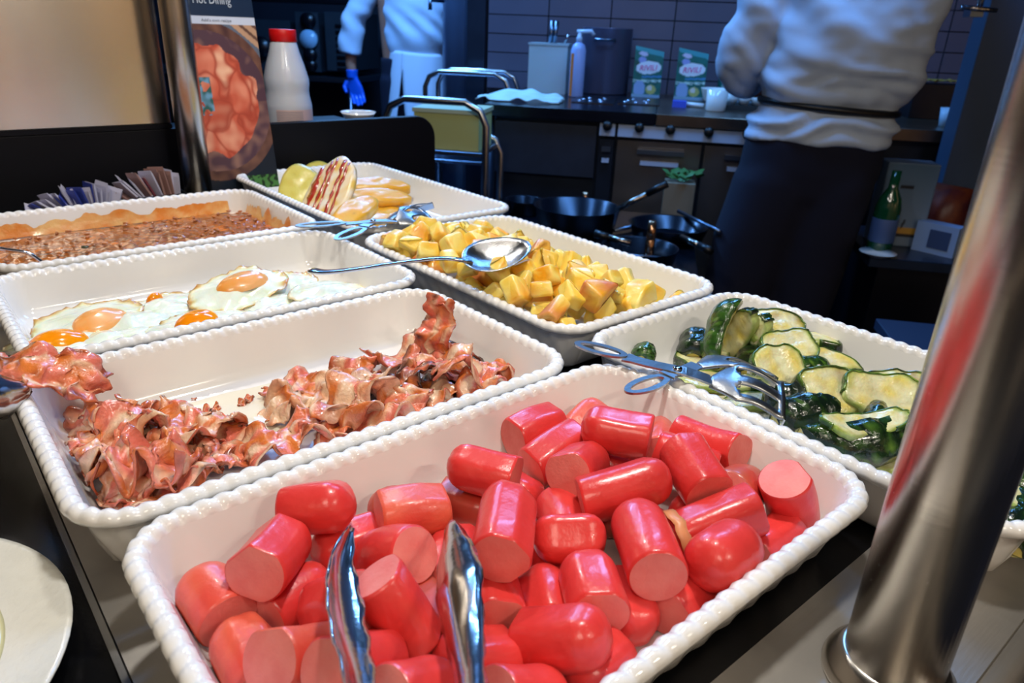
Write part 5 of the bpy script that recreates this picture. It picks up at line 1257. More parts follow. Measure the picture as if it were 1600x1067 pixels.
# trolleys with bent tube rails
def trolley(y, x0q, x1q, z, label, yd, box):
    t = kt('tube_trolley', label, 'trolley', (x0q + x1q) / 2, y, 0)
    for yy in (y, y + yd):
        z = z - (box if yy > y else 0)
        pts = [(x0q, yy, .06), (x0q, yy, z - .07), (x0q + .02, yy, z - .025), (x0q + .07, yy, z), (x1q - .07, yy, z), (x1q - .02, yy, z - .025), (x1q, yy, z - .07), (x1q, yy, .06)]
        ktube('rail', t, steel, [tuple(p) for p in pts], .012, 12)
    for zz in (.25, .55, .785): km('shelf', t, ksteel, x0q + .01, x1q - .01, y, y + yd, zz, zz + .015)
    for a in (x0q, x1q):
        for b in (y, y + yd): mesh('wheel', *latheg(K(a, b, .03), [(.001, -.01), (.03, -.01), (.03, .01), (.001, .01)], 20, axis=KX), black_plastic, t)
    return t
trolley(2.36, -.87, -.53, .955, 'tube trolley with a bright rail just behind the black partition', .25, .12)
trolley(3.55, -1.10, -.69, .975, 'farther tube trolley with two parallel bright rails beside the worktop', .22, .0)
pz = az(700, 205, .635); x = pz.dot(KX)
bx_ = kt('gastro_tub', 'pale yellow plastic tub on the near tube trolley', 'tub', -.66, 2.48, .80)
mesh('tub_body', *kb(-.78, -.56, 2.39, 2.58, .80, .915), mat('tub_yellow', (190, 196, 130), .5), bx_, False)
mesh('lid', *kb(-.785, -.555, 2.385, 2.585, .915, .928), mat('tub_lid', (190, 196, 160), .5), bx_, False)
# big kettle and ovens at left
t = kt('round_kettle', 'tall round steel kettle behind the left cook', 'kettle', -1.16, 4.35, .0)
mesh('drum', *latheg(K(-1.115, 4.35, 0), [(.001, .05), (.122, .05), (.122, 1.55), (.127, 1.56), (.001, 1.56)], 48), mat('kettle_steel', (104, 124, 158), .34, .3, var=.15, vscale=3), t)
mesh('side_tap', *tubeg([K(-1.22, 4.28, 1.30), K(-1.27, 4.2, 1.30), K(-1.27, 4.2, 1.25)], .012, 8), ksteel, t)
t = kt('steel_cabinet', 'dark steel cabinet standing between the kettle and the tiled wall', 'cabinet', -.94, 4.1, 0); km('body', t, mat('cab_dark', (22, 24, 36), .5, .3), -.985, -.885, 3.92, 4.18, 0, 2.0); km('door', t, kdark, -.985, -.89, 3.90, 3.915, .1, 1.95)
def oven(px0, px1, py0, py1, Y, label):
    x0q, z1 = ky(px0, py0, Y); x1q, z0 = ky(px1, py1, Y)
    t = kt('oven', label, 'oven', (x0q + x1q) / 2, Y + .3, z0); km('body', t, mat('oven_front', (72, 84, 96), .35, .7, var=.15, vscale=4), x0q, x1q, Y, Y + .6, z0, z1); return t, x0q, x1q, z0, z1
tb = kt('oven_table', 'dark steel table carrying the ovens at the left back', 'table', -2.75, 5.45, 0)
km('top', tb, ksteel, -3.9, -2.1, 5.1, 5.85, .775, .81); km('shelf', tb, kdark, -3.85, -2.15, 5.15, 5.8, .2, .23)
for a in (-3.85, -2.15):
    for b in (5.15, 5.8): ktube('leg', tb, ksteel, [(a, b, 0), (a, b, .775)], .02)
t, a0, a1, b0, b1 = oven(395, 458, 30, 113, 5.2, 'oven with a round dial behind the poster and bottle')
b0 = .812
mesh('dial', *latheg(K(a0 + .05, 5.18, .98), [(.001, -.02), (.075, -.02), (.075, .02), (.001, .02)], 32, axis=KY), kblack, t); km('display', t, mat('display_blue', (130, 170, 210), .4, emit=(.2, .4, .7, .5)), a0 + .17, a0 + .24, 5.185, 5.2, .95, 1.03)
t, a0, a1, c0, c1 = oven(460, 502, 18, 113, 5.15, 'control unit with four knobs between the oven and the left cook')
for zz, m_, r_ in ((1.17, kblack, .05), (1.05, mat('pale_knob', (150, 190, 220), .2), .062), (.95, kblack, .045), (.88, kblack, .04)):  # a single knob is paler than the rest
    mesh('knob', *latheg(K((a0 + a1) / 2 + .02, 5.13, zz), [(.001, -.02), (r_, -.02), (r_, .02), (.001, .02)], 28, axis=KY), m_, t)
t, a0, a1, c0, c1 = oven(506, 545, 18, 112, 5.1, 'slim steel unit with a dark grille just left of the left cook')
for k_ in range(8): km('grille_bar', t, kblack, a0 + .08, a0 + .14, 5.085, 5.10, .86 + .04 * k_, .875 + .04 * k_, b=.001)
t = kt('shelf_board', 'shelf above the ovens with bright crumpled bags', 'shelf', -2.7, 5.5, 1.27); km('board', t, kblack, -3.6, -2.1, 5.2, 5.7, 1.285, 1.31)
bagm = mat('crumpled_plastic', (150, 200, 190), .2, coat=.4, col2=(60, 90, 60), vscale=14)
for k_, (px, py) in enumerate(((392, 4), (408, 6), (424, 3))):
    x, z = ky(px, py, 5.35); V, F = latheg(K(x, 5.4, 1.31), [(.001, 0), (.03, 0), (.034, .03), (.03, .07), (.012, .09), (.001, .09)], 16); V = [v + noise.noise_vector(v * 30) * .006 for v in V]
    solo('plastic_bag', V, F, bagm, ('leftmost', 'middle', 'rightmost')[k_] + ' crumpled plastic bag on the shelf above the ovens', 'bag', 'bags above the ovens')
for k_, (px) in enumerate((450, 475)):
    x, z = ky(px, 4, 5.35); solo('steel_bowl', *latheg(K(x, 5.4, 1.31), [(.001, 0), (.03, 0), (.056, .05), (.057, .052), (.03, .006), (.001, .004)], 28), ksteel, ('left' if k_ == 0 else 'right') + ' steel bowl on the shelf above the ovens', 'bowl', 'steel bowls above the ovens')

# low table with pans
LT = .55
t = kt('low_table', 'low dark table crowded with pans, in front of the cooking line', 'table', 0, 2.35, 0)
km('top', t, mat('low_table_top', (20, 27, 40), .25, .5, var=.4, vscale=9), -.50, .17, 2.05, 2.80, LT - .03, LT); km('shelf', t, kblack, -.48, .15, 2.08, 2.76, .2, .22)
for a in (-.48, .15):
    for b in (2.08, 2.76): ktube('leg', t, kdark, [(a, b, 0), (a, b, LT - .03)], .018)
def pan(px, py, r, h, label, hpx=None, hz=.1, m=kdark, z0=LT, handle=None):
    d = az(px, py, z0 + h); x, y = d.dot(KX), d.dot(KY); t = kt('pan', label, 'pan', x, y, z0)
    mesh('pan_body', *latheg(K(x, y, z0), [(.001, 0), (r * .82, 0), (r * .88, .004), (r, h), (r * 1.02, h + .002), (r * .97, h), (r * .85, .008), (r * .8, .006), (.001, .006)], 44), m, t)
    if handle:
        (ax, ay, azz), (bx, by, bzz) = handle; A = K(x, y, z0 + h - .008) + (Vector(az(ax, ay, azz)) - K(x, y, z0 + h)).normalized() * r * .98
        A = az(ax, ay, azz); B = az(bx, by, bzz); M_ = A.lerp(B, .62)
        mesh('handle', *tubeg([A, M_], [.009, .010], 10), mat('pan_handle_steel', (170, 160, 150), .25, 1.0), t); mesh('grip', *tubeg([M_, B], [.011, .013], 10), black_plastic, t)
    return t, x, y
panm = mat('pan_iron', (22, 28, 40), .22, .6)
pan(902, 322, .145, .085, 'large deep black pan on the low table, nearest its middle', m=panm, handle=((962, 328, .635), (1042, 287, .74)))
pan(1045, 350, .13, .05, 'shallow black pan at the right of the low table', m=panm, handle=((1065, 370, .60), (1110, 392, .60)))
pan(1000, 385, .11, .06, 'small dark saucepan in front of the shallow pan', m=panm, handle=((985, 380, .61), (930, 365, .62)))
pan(820, 312, .07, .05, 'little dark pan left of the large deep pan', m=panm)
for k_, (px, py, h_) in enumerate(((1020, 345, .12), (915, 300, .07))):
    d = az(px, py, LT + h_); x, y = d.dot(KX), d.dot(KY)
    solo('shaker', *latheg(K(x, y, LT), [(.001, 0), (.014, 0), (.015, .004), (.015, h_ * .5), (.013, h_ * .52), (.013, h_ * .56), (.015, h_ * .6), (.012, h_), (.001, h_)], 16), mat('bronze_shaker', (190, 150, 120), .2, 1.0), ('tall narrow bronze shaker between the pans' if k_ == 0 else 'short shiny shaker at the back rim of the large pan'), 'shaker')
for k_, (pa, pb, q) in enumerate((((1000, 372), (1090, 366), 'long steel ladle lying in front of the bronze shaker'), ((960, 360), (1060, 340), 'steel spatula lying between the large and the shallow pan'), ((940, 395), (1040, 405), 'steel skewer lying at the near edge of the low table'), ((1060, 330), (1125, 362), 'long pan handle pointing at the right cook'))):
    solo('steel_utensil', *tubeg([az(*pa, LT + .012 + .05 * (k_ == 3)), az(*pb, LT + .012 + .05 * (k_ == 3))], .007, 8), ksteel, q, 'utensil', 'utensils among the pans')
d = az(1092, 345, LT); x, y = d.dot(KX), d.dot(KY)
t = kt('cardboard_box', 'small cardboard box with green leaves beside the right cook', 'box', x, y, LT - .0)
x = min(x, .11); mesh('box_body', *kb(x - .05, x + .06, y, y + .10, LT, LT + .13), mat('cardboard', (128, 116, 96), .8), t, False)
V = []; F = []
for q in range(16):
    a = rnd.uniform(0, 6.28); c = K(x + .02 + rnd.uniform(-.05, .05), y + .05 + rnd.uniform(-.04, .04), LT + .13 + rnd.uniform(0, .02)); e = Vector((math.cos(a), math.sin(a), .6)).normalized() * .05; s_ = Vector((-math.sin(a), math.cos(a), 0)) * .02; n0 = len(V)
    V += [c, c + e * .5 + s_, c + e, c + e * .5 - s_, c + e * .5 + Vector((0, 0, .01))]; F += [(n0, n0 + 1, n0 + 4), (n0 + 1, n0 + 2, n0 + 4), (n0 + 2, n0 + 3, n0 + 4), (n0 + 3, n0, n0 + 4)]
solo('herb_bunch', V, F, mat('herb_green', (70, 120, 60), .5), 'green leafy herbs sticking out of the small cardboard box', 'herbs', kind='stuff')

# right: dark table with carton, bottle, label box; column; far counter with tray and cup
RT = .60
t = kt('dark_side_table', 'dark table right of the right cook, carrying the printed carton', 'table', .95, 2.45, 0)
d0 = az(1340, 400, RT); y0q = d0.dot(KY); x0q = .665
km('top', t, mat('side_table_top', (30, 44, 64), .3, .4, var=.2), x0q, 1.7, y0q, y0q + .42, RT - .03, RT); km('base', t, kblack, x0q + .04, 1.66, y0q + .04, y0q + .38, 0, RT - .03)
yb = y0q + .16
xa, za = ky(1390, 253, yb); xb, zb_ = ky(1472, 258, yb)
t = kt('printed_carton', 'upright pale blue carton with a dark bar and a yellow landscape strip', 'carton', (xa + xb) / 2, yb, RT)
km('carton_body', t, mat('carton_grey', (84, 106, 132), .6), xa, xb, yb, yb + .09, RT, za)
def cprint(u, v):
    c = mixc(s2l((66, 96, 124)), s2l((120, 142, 168)), (1 - v) * 1.1)
    if .30 < u < .60 and .70 < v < .76: c = s2l((14, 20, 30))
    if .3 < u < .8 and .62 < v < .64: c = s2l((70, 92, 118))
    if v < .24: c = mixc(s2l((150, 110, 60)), s2l((196, 150, 60)), u * 1.4)
    if v < .16: c = s2l((40, 40, 44))
    if v < .11: c = s2l((110, 130, 154))
    if .50 < u < .60 and .20 < v < .34 and abs((u - .5) - (v - .2) * .6) < .03: c = s2l((50, 60, 70))
    return c
printed('print', K(xa + .004, yb - .0008, RT + .004), KX, Vector((0, 0, 1)), xb - xa - .008, za - RT - .008, 40, 50, cprint, t, Vector())
xg, zg = ky(1385, 330, yb - .06)
t = kt('green_bottle', 'green glass bottle in front of the pale blue carton', 'bottle', xg, yb - .07, RT)
mesh('bottle_body', *latheg(K(xg, yb - .07, RT), [(.001, 0), (.034, 0), (.036, .004), (.036, .13), (.03, .16), (.014, .19), (.013, .24), (.001, .24)], 28), mat('green_glass', (14, 66, 40), .1, coat=.6), t)
mesh('paper_label', *latheg(K(xg, yb - .07, RT + .03), [(.0364, 0), (.0368, .001), (.0368, .07), (.0364, .071)], 28), mat('label_blue', (60, 84, 130), .5), t)
solo('white_saucer', *latheg(K(xg - .02, yb - .14, RT), [(.001, 0), (.03, 0), (.05, .012), (.052, .013), (.03, .004), (.001, .003)], 28), ceramic, 'white saucer at the foot of the green bottle', 'saucer')
xc, zc_ = ky(1478, 345, y0q + .10)
M_ = Matrix.Rotation(-.7, 4, 'Z')
t = kt('label_box', 'small white labelled box standing slanted by the steel pole', 'box', xc, y0q + .12, RT)
V, F = boxg((0, 0, .045), (.12, .05, .09)); V = [K(xc, y0q + .12, RT) + (KM.to_3x3() @ (M_.to_3x3() @ v)) for v in V]
mesh('box_body', V, F, mat('label_box', (130, 158, 200), .5), t, False)
V, F = boxg((0.012, -.026, .045), (.06, .0015, .055)); V = [K(xc, y0q + .12, RT) + (KM.to_3x3() @ (M_.to_3x3() @ v)) for v in V]
mesh('square_label', V, F, mat('label_dark', (50, 70, 110), .5), t, False)
V, F = latheg(K(xc + .05, y0q + .31, RT), [(.001, 0), (.08, 0), (.10, .05), (.09, .12), (.07, .17), (.001, .18)], 24); V = [v + noise.noise_vector(v * 14) * .025 for v in V]; V = [Vector((v.x, v.y, max(v.z, RT))) for v in V]
solo('red_bag', V, F, mat('dark_red_bag', (70, 20, 30), .4, col2=(110, 50, 24), vscale=16), 'dark red net bag behind the slanted labelled box', 'bag')
# column + far counter
t = kt('fridge_counter', 'dark counter at the right wall behind the steel pole', 'counter', 1.6, 3.2, 0)
y = 2.95; xq, zq = ky(1450, 165, y)
km('worktop', t, kdark, 1.56, 2.8, 2.95, 3.8, .86, .90); km('carcass', t, mat('carcass_dark', (14, 22, 36), .4, .3), 1.58, 2.78, 2.98, 3.78, .06, .86)
xq, zq = ky(1512, 60, 3.0)
t = kt('grey_column', 'blue grey square post rising behind the steel pole', 'post', xq, 2.85, 0); km('shaft', t, mat('column_blue', (48, 68, 92), .5), xq - .055, xq + .055, 2.73, 2.84, 0, 2.3)
mesh('head_cap', *kb(xq - .07, xq + .07, 2.71, 2.86, 2.3, 2.33), kdark, t, False)
d = az(1470, 130, .98); x, y = ky(1475, 125, 3.15)
t = kt('pastry_tray', 'tray of golden food on the far right counter', 'tray', ky(1475, 140, 3.3)[0], 3.3, .905)
xt = ky(1475, 128, 3.3)[0]; zt = ky(1475, 132, 3.3)[1]
km('tray_body', t, kblack, xt - .10, xt + .10, 3.3, 3.45, .905, zt); V, F = boxg((0, 0, 0), (.17, .12, .02)); bmv = []
me_ = bpy.data.meshes.new('golden_food'); bm = bmesh.new(); bmesh.ops.create_grid(bm, x_segments=18, y_segments=12, size=.5)
for v in bm.verts: v.co = KM.to_3x3() @ Vector((v.co.x * .17, v.co.y * .12, .012 + .010 * nz(v.co.x * 14, v.co.y * 14)))
bm.to_mesh(me_); bm.free(); me_.materials.append(mat('golden_food', (186, 150, 70), .5, var=.4, vscale=60)); o = bpy.data.objects.new('golden_food', me_); C.objects.link(o); o.parent = t; o.location = K(xt, 3.375, zt) - t.location; o['kind'] = 'stuff'
xt, zt = ky(1487, 158, 3.05)
t = kt('tall_cup', 'pale cup standing in front of the golden tray at the right', 'cup', xt, 3.05, .90)
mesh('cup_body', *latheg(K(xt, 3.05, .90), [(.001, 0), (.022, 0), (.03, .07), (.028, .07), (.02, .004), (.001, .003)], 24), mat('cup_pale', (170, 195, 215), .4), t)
# hanging lamp-like fitting at upper right and dark floor bin
xq, zq = ky(1530, 12, 2.6)
t = kt('tap_fitting', 'small bright chrome fitting at the top right beside the pole', 'fitting', xq, 2.6, zq - .02)
mesh('cross_bar', *tubeg([K(xq - .05, 2.6, zq), K(xq + .05, 2.6, zq - .006)], .007, 10), shiny, t); mesh('stem', *tubeg([K(xq, 2.6, zq), K(xq, 2.6, zq + .06)], .009, 10), shiny, t); mesh('bracket', *kb(xq - .018, xq + .018, 2.605, 2.665, zq - .025, zq + .0), ksteel, t, False)
t = kt('floor_bin', 'dark blue lidded bin on the floor behind the zucchini dish', 'bin', .82, 1.75, 0)
a = az(1340, 420, .5); xk, yk = a.dot(KX), a.dot(KY)
km('bin_body', t, mat('bin_blue', (24, 38, 60), .5), .66, 1.02, 1.62, 2.0, 0, .46); km('lid', t, mat('bin_lid', (36, 52, 76), .45), .65, 1.03, 1.61, 2.01, .46, .49)

# ------------------------------------------------------------------ the two cooks
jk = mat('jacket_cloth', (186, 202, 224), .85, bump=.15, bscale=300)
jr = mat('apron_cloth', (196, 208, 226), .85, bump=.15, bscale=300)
trz = mat('trouser_cloth', (2, 6, 34), .9, bump=.1, bscale=300)
skinm = mat('skin', (176, 120, 96), .5, sss=.1, col2=(160, 104, 84), vscale=12); hairm = mat('dark_hair', (22, 16, 14), .6, bump=.6, bscale=200); glovem = mat('blue_glove', (20, 90, 205), .3)
def ell(cx, cy, cz, hw, hd, n=40, M=None): return [K(cx + hw * math.copysign(abs(math.cos(2 * PI * j / n)) ** .85, math.cos(2 * PI * j / n)), cy + hd * math.copysign(abs(math.sin(2 * PI * j / n)) ** .85, math.sin(2 * PI * j / n)), cz) for j in range(n)]
def loftg(rings):
    V = [v for r in rings for v in r]; n = len(rings[0]); k = len(rings); F = []
    for i in range(k - 1):
        for j in range(n): F.append((i * n + j, i * n + (j + 1) % n, (i + 1) * n + (j + 1) % n, (i + 1) * n + j))
    F.append(tuple(range(n))[::-1]); F.append(tuple((k - 1) * n + j for j in range(n))); return V, F
def interp_rings(specs, n):
    """specs: (z, cx, cy, hw, hd) smoothly resampled"""
    P = np.array(specs, float); tt = np.linspace(0, len(P) - 1, n); out = []
    for t_ in tt:
        i = min(int(t_), len(P) - 2); f = t_ - i; f = f * f * (3 - 2 * f) if True else f; out.append(P[i] * (1 - f) + P[i + 1] * f)
    return out
def fused(name, g, m, parent, vox=.012, smooth=6, disp=None):
    o = mesh(name, g[0], g[1], m, parent)
    r = o.modifiers.new('r', 'REMESH'); r.mode = 'VOXEL'; r.voxel_size = vox; r.use_smooth_shade = True
    s = o.modifiers.new('s', 'SMOOTH'); s.iterations = smooth; s.factor = .5
    # bake, so cloth folds can be cut into the real surface
    dg = bpy.context.evaluated_depsgraph_get(); me2 = bpy.data.meshes.new_from_object(o.evaluated_get(dg)); o.modifiers.clear(); o.data = me2
    me2.materials.clear(); me2.materials.append(m)
    if disp:
        me2.update(); nr = [v.normal.copy() for v in me2.vertices]
        for v, nn in zip(me2.vertices, nr): v.co += nn * disp(v.co + o.matrix_world.translation if False else v.co)
    me2.polygons.foreach_set('use_smooth', [True] * len(me2.polygons)); me2.update()
    return o
def fingers(w0, d, side, n_, spread, L, r, curl):
    gs = []; dn = Vector((0, 0, -1))
    return gs
def hand(wrist, d, side, palm_n, sc=1.0, curl=.5):
    """geometry of a hand: palm plus five bent fingers"""
    d = d.normalized(); side = side.normalized(); nn = palm_n.normalized(); gs = []
    rings = []
    for t_, w_, th in ((0, .026, .020), (.02, .030, .020), (.05, .040, .017), (.085, .042, .014), (.095, .038, .011)):
        rings.append([wrist + d * t_ * sc + side * math.cos(2 * PI * j / 16) * w_ * sc + nn * math.sin(2 * PI * j / 16) * th * sc for j in range(16)])
    gs.append(loftg(rings))
    for k_, (off, L) in enumerate(((-.030, .068), (-.010, .078), (.011, .073), (.030, .056))):
        p = wrist + d * .085 * sc + side * off * sc; pts = [p]; a = .15
        for q in (.42, .32, .26):
            a += curl * .7; dd = (d * math.cos(a) + nn * math.sin(a)); p = p + dd * L * q * sc; pts.append(p)
        gs.append(tubeg(pts, [.0095 * sc, .009 * sc, .0083 * sc, .006 * sc], 10))
    p = wrist + d * .03 * sc - side * .034 * sc; gs.append(tubeg([p, p + (d * .7 - side * .6 + nn * .3).normalized() * .032 * sc, p + (d * .95 - side * .35 + nn * .6).normalized() * .062 * sc], [.013 * sc, .0115 * sc, .008 * sc], 10))
    return join(*gs)
def head(cx, cy, cz, parent_geo=None):
    rings = []
    for z, w_, d_, o_ in ((-.115, .050, .055, .0), (-.10, .058, .075, .012), (-.06, .068, .088, .010), (0, .076, .097, 0), (.05, .075, .096, -.004), (.09, .060, .078, -.006), (.113, .03, .04, -.006), (.118, .01, .012, -.006)):
        rings.append(ell(cx, cy + o_, cz + z, w_, d_, 28))
    g = [loftg(rings)]
    g.append(tubeg([K(cx, cy + .085, cz + .02), K(cx, cy + .105, cz - .012), K(cx, cy + .098, cz - .024)], [.008, .012, .012], 8))
    for s in (-1, 1): g.append(loftg([[K(cx + s * (.076 + q), cy - .005 + .014 * math.cos(2 * PI * j / 12), cz - .005 + .03 * math.sin(2 * PI * j / 12)) for j in range(12)] for q in (-.004, .010)]))
    return g
def folds(fn):
    return fn
# --- right cook, back to the camera, centre (0.51, 2.42)
YC = 2.42
rc_ = kt('person', 'cook in white jacket and dark trousers standing at the stove, back turned, at the right', 'person', .48, YC, 0)
J = interp_rings([(.900, .484, YC, .208, .150), (.925, .486, YC, .209, .155), (.965, .492, YC, .205, .150), (.990, .500, YC, .188, .132), (1.003, .505, YC, .180, .125), (1.02, .510, YC, .200, .142), (1.06, .517, YC, .217, .160), (1.12, .522, YC, .216, .165), (1.22, .530, YC, .215, .165), (1.33, .540, YC + .02, .225, .155), (1.42, .545, YC + .04, .215, .130), (1.49, .545, YC + .05, .14, .09), (1.53, .545, YC + .06, .07, .07)], 60)
g1 = loftg([ell(r[1], r[2], r[0], r[3], r[4], 48) for r in J])
# left sleeve: shoulder -> elbow -> wrist forward
sl = [K(.37, YC + .05, 1.44), K(.315, YC + .03, 1.34), K(.262, YC + .02, 1.22), K(.243, YC + .05, 1.12), K(.262, YC + .14, 1.06), K(.30, YC + .26, 1.045)]
g2 = tubeg(smoothline(sl, 6), [float(np.interp(i / 30, [0, .35, .6, .8, 1], [.075, .082, .074, .058, .046])) for i in range(31)], 20)
sr = [K(.72, YC + .05, 1.42), K(.80, YC + .06, 1.40), K(.86, YC + .16, 1.42), K(.88, YC + .30, 1.46)]
g3 = tubeg(smoothline(sr, 6), [float(np.interp(i / 18, [0, .5, 1], [.085, .068, .05])) for i in range(19)], 20)
def jfold(p):
    q = p; lx = q.dot(KX); z = q.z
    a = 0
    # hanging diagonal folds gathered above the belt and bunching under it
    w1 = math.sin(z * 62 + lx * 26 + 5 * nz(lx * 4, z * 5, 1)) ; w2 = math.sin(z * 95 - lx * 22 + 6 * nz(lx * 5, z * 4, 7))
    k1 = max(0, 1 - abs(z - 1.09) / .16); k2 = max(0, 1 - abs(z - .95) / .06)
    a += .012 * k1 * max(w1, .2 * w2) + .010 * k2 * w2 + .016 * nz(lx * 7, q.dot(KY) * 7, z * 9) + .006 * nz(lx * 18, z * 26, 4)
    a += .010 * math.sin(z * 30 + lx * 34 + 3 * nz(lx * 3, z * 3, 11)) * max(0, min(1, (z - 1.16) / .1))
    return a
fused('chef_jacket', join(g1, g2, g3), jk, rc_, .009, 4, lambda v: jfold(v + rc_.location))
for o in [o for o in rc_.children]: pass
bb = []
for i in range(49):
    a = 2 * PI * i / 48; bb.append(K(.503 + .196 * math.cos(a), YC + .141 * math.sin(a), 1.004 - .010 * math.cos(a) - .004))
V, F = tubeg(bb, .011, 8, cap=False); mesh('apron_string', V, F, black_plastic, rc_)
L1 = loftg([ell(r[1], r[2], r[0], r[3], r[4], 32) for r in interp_rings([(.05, .375, YC, .075, .10), (.36, .325, YC + .0, .108, .12), (.60, .355, YC, .125, .135), (.78, .40, YC, .135, .14), (.86, .42, YC, .12, .13)], 26)])
L2 = loftg([ell(r[1], r[2], r[0], r[3], r[4], 32) for r in interp_rings([(.05, .56, YC, .075, .10), (.36, .53, YC, .10, .12), (.60, .54, YC, .115, .135), (.78, .55, YC, .125, .14), (.86, .55, YC, .12, .13)], 26)])
L3 = loftg([ell(r[1], r[2], r[0], r[3], r[4], 36) for r in interp_rings([(.74, .478, YC, .19, .135), (.82, .482, YC, .205, .145), (.90, .486, YC, .203, .145), (.95, .49, YC, .18, .125)], 14)])
fused('trousers', join(L1, L2, L3), trz, rc_, .012, 5, lambda v: .006 * nz((v + rc_.location).dot(KX) * 9, v.z * 5, 3))
bd = [loftg([ell(r[1], r[2], r[0], r[3], r[4], 32) for r in interp_rings([(.85, .488, YC, .15, .10), (1.0, .503, YC, .15, .10), (1.3, .535, YC + .01, .17, .11), (1.44, .545, YC + .05, .15, .09), (1.50, .545, YC + .055, .06, .06), (1.58, .545, YC + .06, .055, .058)], 26)])]
bd += head(.545, YC + .075, 1.655); bd.append(tubeg([K(.28, YC + .2, 1.05), K(.31, YC + .29, 1.04)], [.03, .027], 14)); bd.append(hand(K(.31, YC + .285, 1.04), KX * .3 + KY, Vector((KX)), Vector((0, 0, -1)), 1.0, .6))
bd.append(tubeg([K(.86, YC + .2, 1.43), K(.885, YC + .33, 1.47)], [.032, .027], 14)); bd.append(hand(K(.885, YC + .325, 1.47), KY, Vector((0, 0, 1)), Vector(-KX), 1.0, .6))
for x in (.375, .56): bd.append(tubeg([K(x, YC, .04), K(x, YC, .90)], [.045, .075], 14))
fused('body', join(*bd), skinm, rc_, .007, 1)
mesh('hair', *loftg([ell(.545, YC + .06 - .01, 1.60 + z, w_, d_, 28) for z, w_, d_ in ((0, .05, .05), (.03, .078, .085), (.08, .084, .095), (.13, .080, .092), (.165, .055, .065), (.182, .015, .02))]), hairm, rc_)
for x in (.375, .56): mesh('shoe', *loftg([ell(x, YC + .05, z, w_, d_, 20) for z, w_, d_ in ((0, .048, .135), (.03, .05, .135), (.06, .042, .11), (.09, .036, .06))]), kblack, rc_)
# --- left cook at (−1.55, 4.6)
YL = 4.6
lc_ = kt('person', 'cook in white jacket and apron with a blue glove, farther back at the left', 'person', -1.55, YL, 0)
J = interp_rings([(.96, -1.465, YL, .178, .125), (1.01, -1.465, YL, .175, .125), (1.06, -1.468, YL, .185, .135), (1.13, -1.470, YL, .195, .145), (1.25, -1.475, YL, .205, .145), (1.36, -1.480, YL, .205, .13), (1.43, -1.485, YL, .17, .10), (1.49, -1.485, YL, .07, .07)], 44)
g1 = loftg([ell(r[1], r[2], r[0], r[3], r[4], 44) for r in J])
sl = [K(-1.72, YL, 1.40), K(-1.80, YL, 1.30), K(-1.875, YL - .01, 1.17), K(-1.905, YL - .02, .99)]
g2 = tubeg(smoothline(sl, 6), [float(np.interp(i / 18, [0, .5, 1], [.075, .078, .07])) for i in range(19)], 18)
sr = [K(-1.40, YL, 1.40), K(-1.33, YL + .03, 1.28), K(-1.30, YL + .10, 1.15), K(-1.34, YL + .25, 1.10)]
g3 = tubeg(smoothline(sr, 6), [float(np.interp(i / 18, [0, .5, 1], [.07, .066, .05])) for i in range(19)], 18)
fused('chef_jacket', join(g1, g2, g3), jk, lc_, .010, 4, lambda v: .008 * math.sin((v + lc_.location).dot(KX) * 40 + v.z * 40 + 4 * nz(v.x * 3, v.z * 4)) * max(0, 1 - abs(v.z - 1.13) / .16) + .012 * nz(v.x * 7, v.y * 7, v.z * 9))
# apron: wrap open at the back with a dark gap
V = []; F = []; na, nzq = 60, 26
for i in range(na + 1):
    a0 = -PI / 2 + .10; 
    for j in range(nzq + 1):
        v = j / nzq; z = 1.02 - .50 * v; gap = .02 + max(0, v - .22) * .55 if v > .22 else -.06
        a = -PI / 2 - .28 + gap * .5 + (2 * PI - gap) * i / na
        hw = .182 + .035 * v; hd = .135 + .05 * v; rip = 1 + .02 * math.sin(a * 14 + v * 3) * v
        V.append(K(-1.475 + hw * rip * math.cos(a), YL + hd * rip * math.sin(a), z + .006 * math.sin(a * 2)))
for i in range(na):
    for j in range(nzq): F.append((i * (nzq + 1) + j, i * (nzq + 1) + j + 1, (i + 1) * (nzq + 1) + j + 1, (i + 1) * (nzq + 1) + j))
o = mesh('apron', V, F, jr, lc_); s_ = o.modifiers.new('s', 'SOLIDIFY'); s_.thickness = .004
L1 = loftg([ell(r[1], r[2], r[0], r[3], r[4], 28) for r in interp_rings([(.05, -1.63, YL, .07, .09), (.5, -1.625, YL, .08, .10), (.86, -1.61, YL, .10, .115)], 16)])
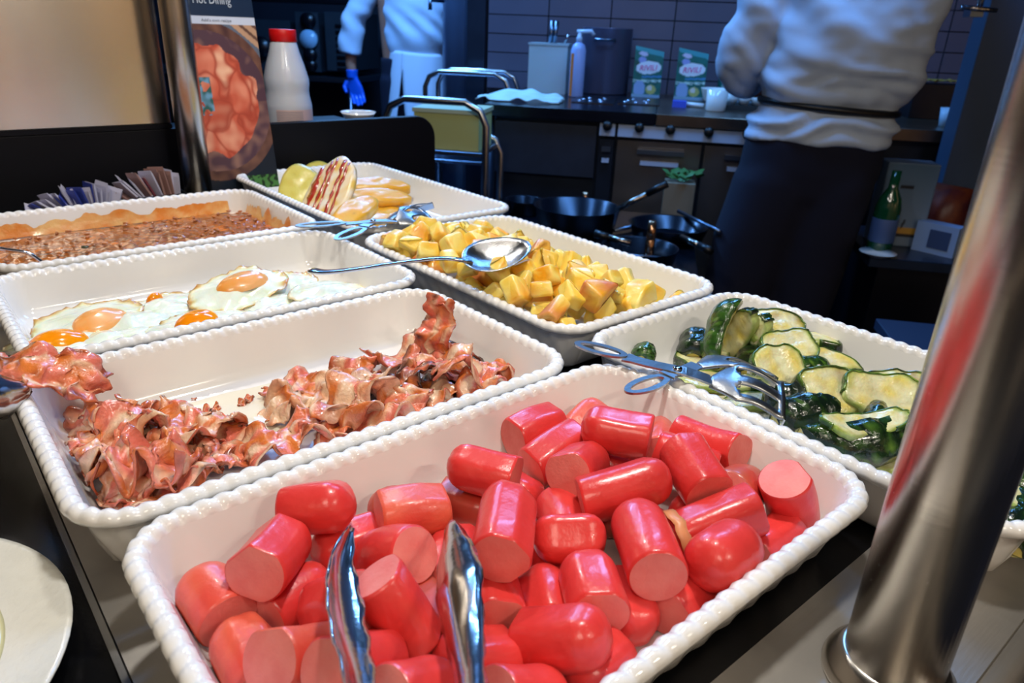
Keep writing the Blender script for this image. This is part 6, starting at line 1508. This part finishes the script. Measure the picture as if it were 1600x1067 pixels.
L2 = loftg([ell(r[1], r[2], r[0], r[3], r[4], 28) for r in interp_rings([(.05, -1.46, YL, .07, .09), (.5, -1.465, YL, .08, .10), (.86, -1.48, YL, .10, .115)], 16)])
L3 = loftg([ell(r[1], r[2], r[0], r[3], r[4], 28) for r in interp_rings([(.78, -1.545, YL, .155, .11), (.98, -1.545, YL, .16, .11)], 8)])
fused('trousers', join(L1, L2, L3), trz, lc_, .014, 4)
bd = [loftg([ell(r[1], r[2], r[0], r[3], r[4], 28) for r in interp_rings([(.9, -1.545, YL, .14, .09), (1.3, -1.555, YL, .16, .10), (1.40, -1.565, YL, .13, .08), (1.46, -1.565, YL, .058, .058), (1.54, -1.565, YL, .054, .056)], 22)])]
bd += head(-1.565, YL + .01, 1.615)
for x in (-1.63, -1.46): bd.append(tubeg([K(x, YL, .04), K(x, YL, .90)], [.045, .07], 14))
bd.append(tubeg([K(-1.895, YL - .02, 1.03), K(-1.90, YL - .02, .93), K(-1.895, YL - .02, .86)], [.036, .033, .027], 14))
bd.append(tubeg([K(-1.33, YL + .22, 1.10), K(-1.36, YL + .32, 1.09)], [.032, .028], 14)); bd.append(hand(K(-1.36, YL + .31, 1.09), KY, Vector(KX), Vector((0, 0, -1)), 1.0, .5))
fused('body', join(*bd), skinm, lc_, .008, 1)
o = fused('glove', join(tubeg([K(-1.895, YL - .02, .90), K(-1.895, YL - .02, .85)], [.037, .034], 16), hand(K(-1.895, YL - .02, .865), Vector((0, 0, -1)) + KX * .25, Vector(KX), -Vector(KY) + KX * .4, 1.25, .40)), glovem, lc_, .005, 2)
o['label'] = 'blue rubber glove'
mesh('hair', *loftg([ell(-1.565, YL - .005, 1.56 + z, w_, d_, 28) for z, w_, d_ in ((0, .05, .05), (.03, .078, .085), (.08, .084, .095), (.13, .080, .092), (.165, .055, .065), (.182, .015, .02))]), hairm, lc_)
for x in (-1.63, -1.46): mesh('shoe', *loftg([ell(x, YL + .05, z, w_, d_, 20) for z, w_, d_ in ((0, .048, .135), (.03, .05, .135), (.06, .042, .11), (.09, .036, .06))]), kblack, lc_)
